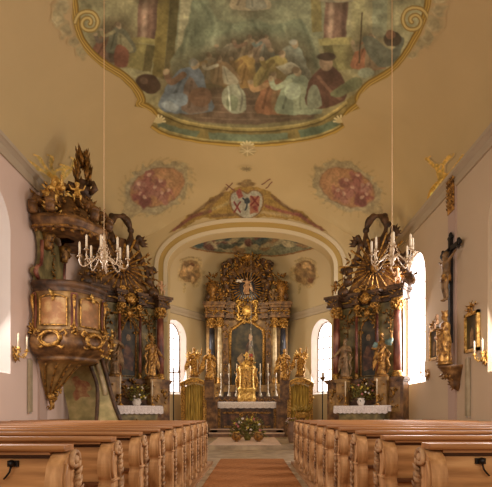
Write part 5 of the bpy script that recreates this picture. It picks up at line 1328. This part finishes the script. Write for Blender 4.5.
# ------------------------------------------------------------------ crucifix on the pilaster
t = thing('crucifix', 'dark wooden crucifix with trefoil ends and carved figure on the wall pilaster', 'crucifix', (XR-.055,11.78,0), -PI/2)
b = MB(); b.box(-.055,.055,-.09,-.01,3.1,5.86); b.box(-.47,.47,-.09,-.01,5.5,5.61)
for (x,z,d) in ((0,5.86,(0,1)),(-.47,5.555,(-1,0)),(.47,5.555,(1,0))):
    q = Vector((d[0],0,d[1])); s_ = Vector((d[1],0,-d[0]))
    for v, r in ((q*.07,.075),(s_*.08-q*.0,.06),(-s_*.08,.06)): b.ell(Vector((x,-.05,z))+v, (r,.045,r))
b.build('cross', M['iron'], t)
h = 1.3; sb = statue_builder(h, robe=False, arms=(((.19,-.0,.80),(.34,.02,.875)),((-.19,-.0,.80),(-.34,.02,.875))), beard=True, lean=.02)
o = fused(sb, 'corpus', M['robe_pale'], t, voxel=.011); o.location = (0,-.17,4.20)
b = MB(); b.sheet([[Vector((math.cos(2*PI*k/24)*rx*(1+.05*math.sin(6*2*PI*k/24)),-.17+math.sin(2*PI*k/24)*ry,z)) for k in range(24)] for z,rx,ry in ((4.70,.155,.13),(4.78,.165,.13),(4.88,.15,.12))], True, True); b.leaf((.14,-.22,4.85), (.5,-.2,-1), (0,-1,0), .3, .12, .3); b.build('loincloth', M['robe_gold'], o)
o.children[0].location = (0,.17,-4.20)
# Madonna on a wall bracket
z0 = 2.50
t = thing('wall_bracket', 'tapering carved bracket on the wall under the gilded statue', 'bracket', (XR-.004,11.55,0), -PI/2)
b = MB()
rows = []
for r, z in ((.24,z0),(.26,z0-.04),(.24,z0-.08),(.20,z0-.14),(.19,z0-.22),(.14,z0-.34),(.10,z0-.44),(.11,z0-.5),(.08,z0-.58),(.03,z0-.64),(.005,z0-.66)):
    rows.append([Vector((r*math.cos(a), -max(0.002,r*2.05*math.sin(a)), z)) for a in [PI*k/16 for k in range(17)]])
b.sheet(rows); b.add(rows[0], [tuple(range(17))], False); br = b.build('bracket_body', M['brown'], t)
b = MB(); gilt_leaves(b, (0,-.3,z0-.18), (.2,.08,.1), 14, .17, 2); gilt_leaves(b, (0,-.14,z0-.5), (.08,.05,.1), 8, .13, 3); b.build('gilded_leaves', M['gold_dark'], br)
s = statue('statue', 'gilded mother and child statue on the wall bracket under the crucifix', (XR-.35,11.55,z0+.004), -PI/2-.25, 1.26, M['robe_gold'], arms=(((.16,-.06,.64),(.07,-.17,.66)),((-.15,-.03,.62),(-.10,-.15,.54))), seed=14, lean=.03, crown=True, width=1.1)
o = fused(putto_builder(.36,False,5), 'child', M['flesh'], s, voxel=.011, smooth=1); o.location = (.14,-.20,.98)
b = MB(); b.ell((-.05,-.20,.70), (.08,.04,.05)); b.build('hand_fold', M['flesh'], s)
# two framed pictures
def framed(label, D, w_, z_lo, z_hi):
    t = thing('framed_picture', label, 'picture', (XR-.004,D,0), -PI/2, 'framed pictures on the crucifix wall'); m_ = (z_lo+z_hi)/2
    b = MB(); b.box(-w_/2+.05,w_/2-.05,-.04,-.005,z_lo+.05,z_hi-.05); c = b.build('canvas', M['canvas'], t)
    b = MB(); b.prism([(-.1,z_lo+.12),(.1,z_lo+.12),(.08,m_),(.0,m_+.12),(-.08,m_)], -.046,-.04); b.build('painted_figure', M['robe_pale'], c)
    b = MB()
    for x0,x1,a,c_ in ((-w_/2,-w_/2+.07,z_lo,z_hi),(w_/2-.07,w_/2,z_lo,z_hi),(-w_/2,w_/2,z_lo,z_lo+.07),(-w_/2,w_/2,z_hi-.07,z_hi)): b.box(x0,x1,-.08,-.01,a,c_)
    b.build('frame', M['gold_bright'], t)
    b = MB(); gilt_leaves(b, (0,-.05,z_hi+.07), (.16,.03,.08), 14, .14, 3); b.tube([(0,-.05,z_hi),(0,-.05,z_hi+.25)], [.03,.012], 6); gilt_leaves(b, (0,-.05,z_hi+.2), (.04,.02,.06), 6, .08, 4); b.build('crest', M['gold'], t)
framed('gilt framed dark picture above the candle sconce on the crucifix wall', 10.75, .66, 2.74, 3.68)
framed('dark framed picture just behind the mother and child statue', 12.98, .60, 2.80, 3.70)
# ------------------------------------------------------------------ wall sconces
def sconce(label, loc, rz, sc_=1.0):
    t = thing('wall_sconce', label, 'sconce', loc, rz, 'gilded wall sconces'); t.scale = (sc_,)*3
    b = MB(); b.ell((0,-.02,0), (.10,.03,.13)); gilt_leaves(b, (0,-.05,0), (.10,.03,.13), 16, .14, 2); b.tube([(0,-.03,-.1),(0,-.05,-.2),(.01,-.04,-.26)], [.04,.03,.01], 6); b.build('backplate', M['gold'], t)
    for sd in (-1,1):
        b = MB(); b.tube(smoothed([(sd*.02,-.06,-.02),(sd*.1,-.16,-.10),(sd*.2,-.22,-.04),(sd*.22,-.24,.06)],4), .02, 6); b.lathe([(.02,.05),(.07,.07),(.075,.085),(.03,.09),(.035,.13)], 10, (sd*.22,-.24,0)); gilt_leaves(b, (sd*.14,-.18,-.06), (.05,.04,.04), 6, .09, 5); ar = b.build('arm', M['gold_bright'], t)
        b = MB(); b.lathe([(.025,.12),(.025,.46),(.006,.49)], 8, (sd*.22,-.24,0)); b.build('candle', M['wax'], ar)
    return t
sconce('gilded candle sconce beside the tall window, below the pulpit rim', (XL+.006,10.75,P(16,353,10.75).z), PI/2, .9)
sconce('gilded candle sconce under the gilt framed picture', (XR-.006,10.15,P(484,357,10.15).z), -PI/2, .8)
sconce('small gilded sconce between the bright window and the statue bracket', (XR-.006,13.45,P(427,374,13.45).z), -PI/2, .75)
# narrow grey column speakers
for label, x, D, z0, z1, rz in (('narrow grey upright strip speaker on the wall beneath the pulpit',XL+.005,11.45,1.3,2.62,PI/2),('narrow grey upright strip speaker on the wall below the gilt framed picture',XR-.005,10.95,1.2,2.60,-PI/2)):
    t = thing('column_speaker', label, 'speaker', (x,D,0), rz, 'column speakers')
    b = MB(); b.box(-.06,.06,-.09,-.01,z0,z1); o = b.build('speaker_case', M['grey'], t)
    b = MB(); b.box(-.045,.045,-.096,-.09,z0+.05,z1-.05); b.build('speaker_grille', M['cornice_dark'] if 'cornice_dark' in M else M['grey'], o)
    b = MB(); b.box(-.05,.05,-.07,-.005,z1,z1+.04); b.box(-.05,.05,-.07,-.005,z0-.04,z0); b.build('bracket', M['silver'], o)
# ------------------------------------------------------------------ standing things in the chancel
D = 17.6; p = P(173.5,418,D)
def stand(label, px, top_y, D, cross):
    x = P(px,0,D).x; zt = P(px,top_y,D).z
    t = thing('processional_stand', label, 'stand', (x,D,S1+.002))
    b = MB(); b.lathe([(.2,0),(.18,.03),(.08,.08),(.04,.16)], 14); b.build('foot', M['iron'], t)
    b = MB(); b.tube([(0,0,.12),(0,0,zt-S1)], .022, 8); b.build('pole', M['iron'], t)
    h = zt-S1
    if cross:
        b = MB(); b.box(-.22,.22,-.02,.02,h-.12,h-.07); b.box(-.02,.02,-.02,.02,h-.2,h+.1)
        for x_ in (-.22,.22): b.ell((x_,0,h-.095), (.05,.03,.05)); b.lathe([(.02,h-.07),(.05,h-.05),(.03,h),(.028,h+.14)], 8, (x_,0,0))
        b.build('cross_bar', M['gold_dark'], t)
    else:
        b = MB(); b.lathe([(.03,h-.1),(.13,h),(.14,h+.03),(.05,h+.03)], 12); b.build('drip_dish', M['gold_dark'], t)
        b = MB(); b.lathe([(.035,h+.03),(.035,h+.2),(.01,h+.22)], 8); b.build('candle', M['wax'], t)
stand('thin dark cross-topped standing pole by the pulpit-side chancel window', 173.5, 370, 17.6, True)
stand('thin dark candle stand in front of the chancel window on the crucifix side', 322.5, 378, 17.6, False)
# flowers on the rug with two gilded bowls
x, y = P(247.5,0,18.1).x, 18.1
bouquet('flower_arrangement', 'large green and white flower arrangement on the rug before the high altar', (x,y,S1+.016), .66, .78, 330, (('petal_white',6),('petal_pink',5),('petal_yellow',9)), (.16,.26,M['leafgreen']), 9)
for px, lab in ((236.5,'round golden bowl at the foot of the flower arrangement, pulpit side'),(258.5,'round golden bowl at the foot of the flower arrangement, crucifix side')):
    t = thing('golden_bowl', lab, 'bowl', (P(px,0,17.2).x,17.2,S1+.015))
    b = MB(); b.lathe([(.07,0),(.09,.015),(.05,.03),(.12,.06),(.19,.14),(.205,.22),(.17,.3),(.11,.335),(.12,.35)], 18); b.build('body', M['gold_dark'], t)
    b = MB(); b.lathe([(.12,.35),(.135,.36),(.12,.375),(.10,.36)], 18); b.build('rim', M['gold_bright'], t)
# golden basket of leaves and a pot near the crucifix-side passage
x, y = P(302.5,0,18.6).x, 18.6
t = thing('gilded_basket', 'gilded basket with leafy sprays on a low stand before the crucifix-side passage', 'basket', (x,y,S1+.002))
b = MB(); b.lathe([(.22,0),(.2,.05),(.08,.1),(.06,.4),(.07,.83),(.14,.90)], 12); b.build('stand', M['brown'], t)
b = MB(); b.lathe([(.14,.90),(.2,.94),(.28,1.06),(.3,1.16),(.26,1.14)], 14); gilt_leaves(b, (0,-.25,1.06), (.2,.05,.1), 14, .14, 6); b.build('basket', M['gold_bright'], t)
b = MB(); r = random.Random(3)
for k in range(60):
    a = r.uniform(0,2*PI); b.leaf((.16*math.cos(a),.16*math.sin(a),1.12), (math.cos(a)*.8,math.sin(a)*.8,r.uniform(.3,1.2)), (r.uniform(-1,1),-1,0), r.uniform(.25,.5), .1, .3)
b.build('foliage', M['velvet'], t)
x, y = P(291.5,0,17.0).x, 17.0
bouquet('potted_flowers', 'grey pot of small pale flowers at the end of the pews, crucifix side', (x,y,S1+.002), .22, .26, 60, (('petal_pink',8),('petal_white',8)), (.17,.80,M['stone_step']), 13)
# ------------------------------------------------------------------ light and camera
w = bpy.data.worlds.new('World'); sc.world = w; w.use_nodes = True
bg = w.node_tree.nodes['Background']; bg.inputs['Color'].default_value = (1.0,.90,.80,1); bg.inputs['Strength'].default_value = 1.2
def area(name, loc, target, sx, sy, power, col):
    l = bpy.data.lights.new(name, 'AREA'); l.shape = 'RECTANGLE'; l.size = sx; l.size_y = sy; l.energy = power; l.color = col
    o = bpy.data.objects.new(name, l); COL.objects.link(o); o.location = loc
    o.rotation_euler = (Vector(target)-Vector(loc)).to_track_quat('-Z','Y').to_euler()
    return o
# broad fill added behind the viewer, then daylight from the side windows
area('rear_fill', (-.2,-5.5,5.0), (-.2,14,2.0), 7, 4, 380, (1.0,.86,.70))
area('window_daylight', (XL+.3,9.5,4.2), (0,9.5,1.0), 1.4, 3.2, 170, (1,.93,.9))
area('window_daylight', (XL+.3,4.3,4.2), (0,6,1.0), 1.4, 3.2, 170, (1,.93,.9))
area('window_daylight', (XR-.1,9.2,4.0), (XL,9.6,1.2), 1.4, 3.2, 300, (1,.93,.9))
area('window_daylight', (XR-.3,4.3,4.2), (0,6,1.0), 1.4, 3.2, 230, (1,.93,.9))
area('window_daylight', (XR-.25,14.6,4.2), (XL,11.0,1.6), 1.5, 3.6, 400, (1,.90,.86))
area('vault_fill', (0,13.2,5.2), (0,16.3,10.0), 3.0, .5, 80, (1.0,.76,.42))  # added fill, warms the vault near the arch; not a fitting
area('chancel_fill', (-.2,17.5,7.2), (-.25,23.5,3.6), 3.0, .6, 150, (1.0,.80,.52))  # fill added behind the arch to brighten altar and chancel
area('chancel_daylight', (-3.0,21.6,3.9), (.5,21.8,2.6), 1.2, 2.6, 60, (1,.92,.86))
area('chancel_daylight', (2.5,21.6,3.9), (-.5,21.8,2.6), 1.2, 2.6, 60, (1,.92,.86))
cd = bpy.data.cameras.new('camera'); cam = bpy.data.objects.new('camera', cd); COL.objects.link(cam)
cam.location = (0,0,EYE); cam.rotation_euler = (PI/2,0,0)
cd.sensor_width = 36; cd.sensor_fit = 'HORIZONTAL'; cd.lens = F/492*36
cd.shift_x = (246-CX)/492; cd.shift_y = (HY-243.5)/492
cd.clip_end = 200
sc.camera = cam
sc.view_settings.view_transform = 'Standard'; sc.view_settings.look = 'None'
sc.view_settings.exposure = -0.5
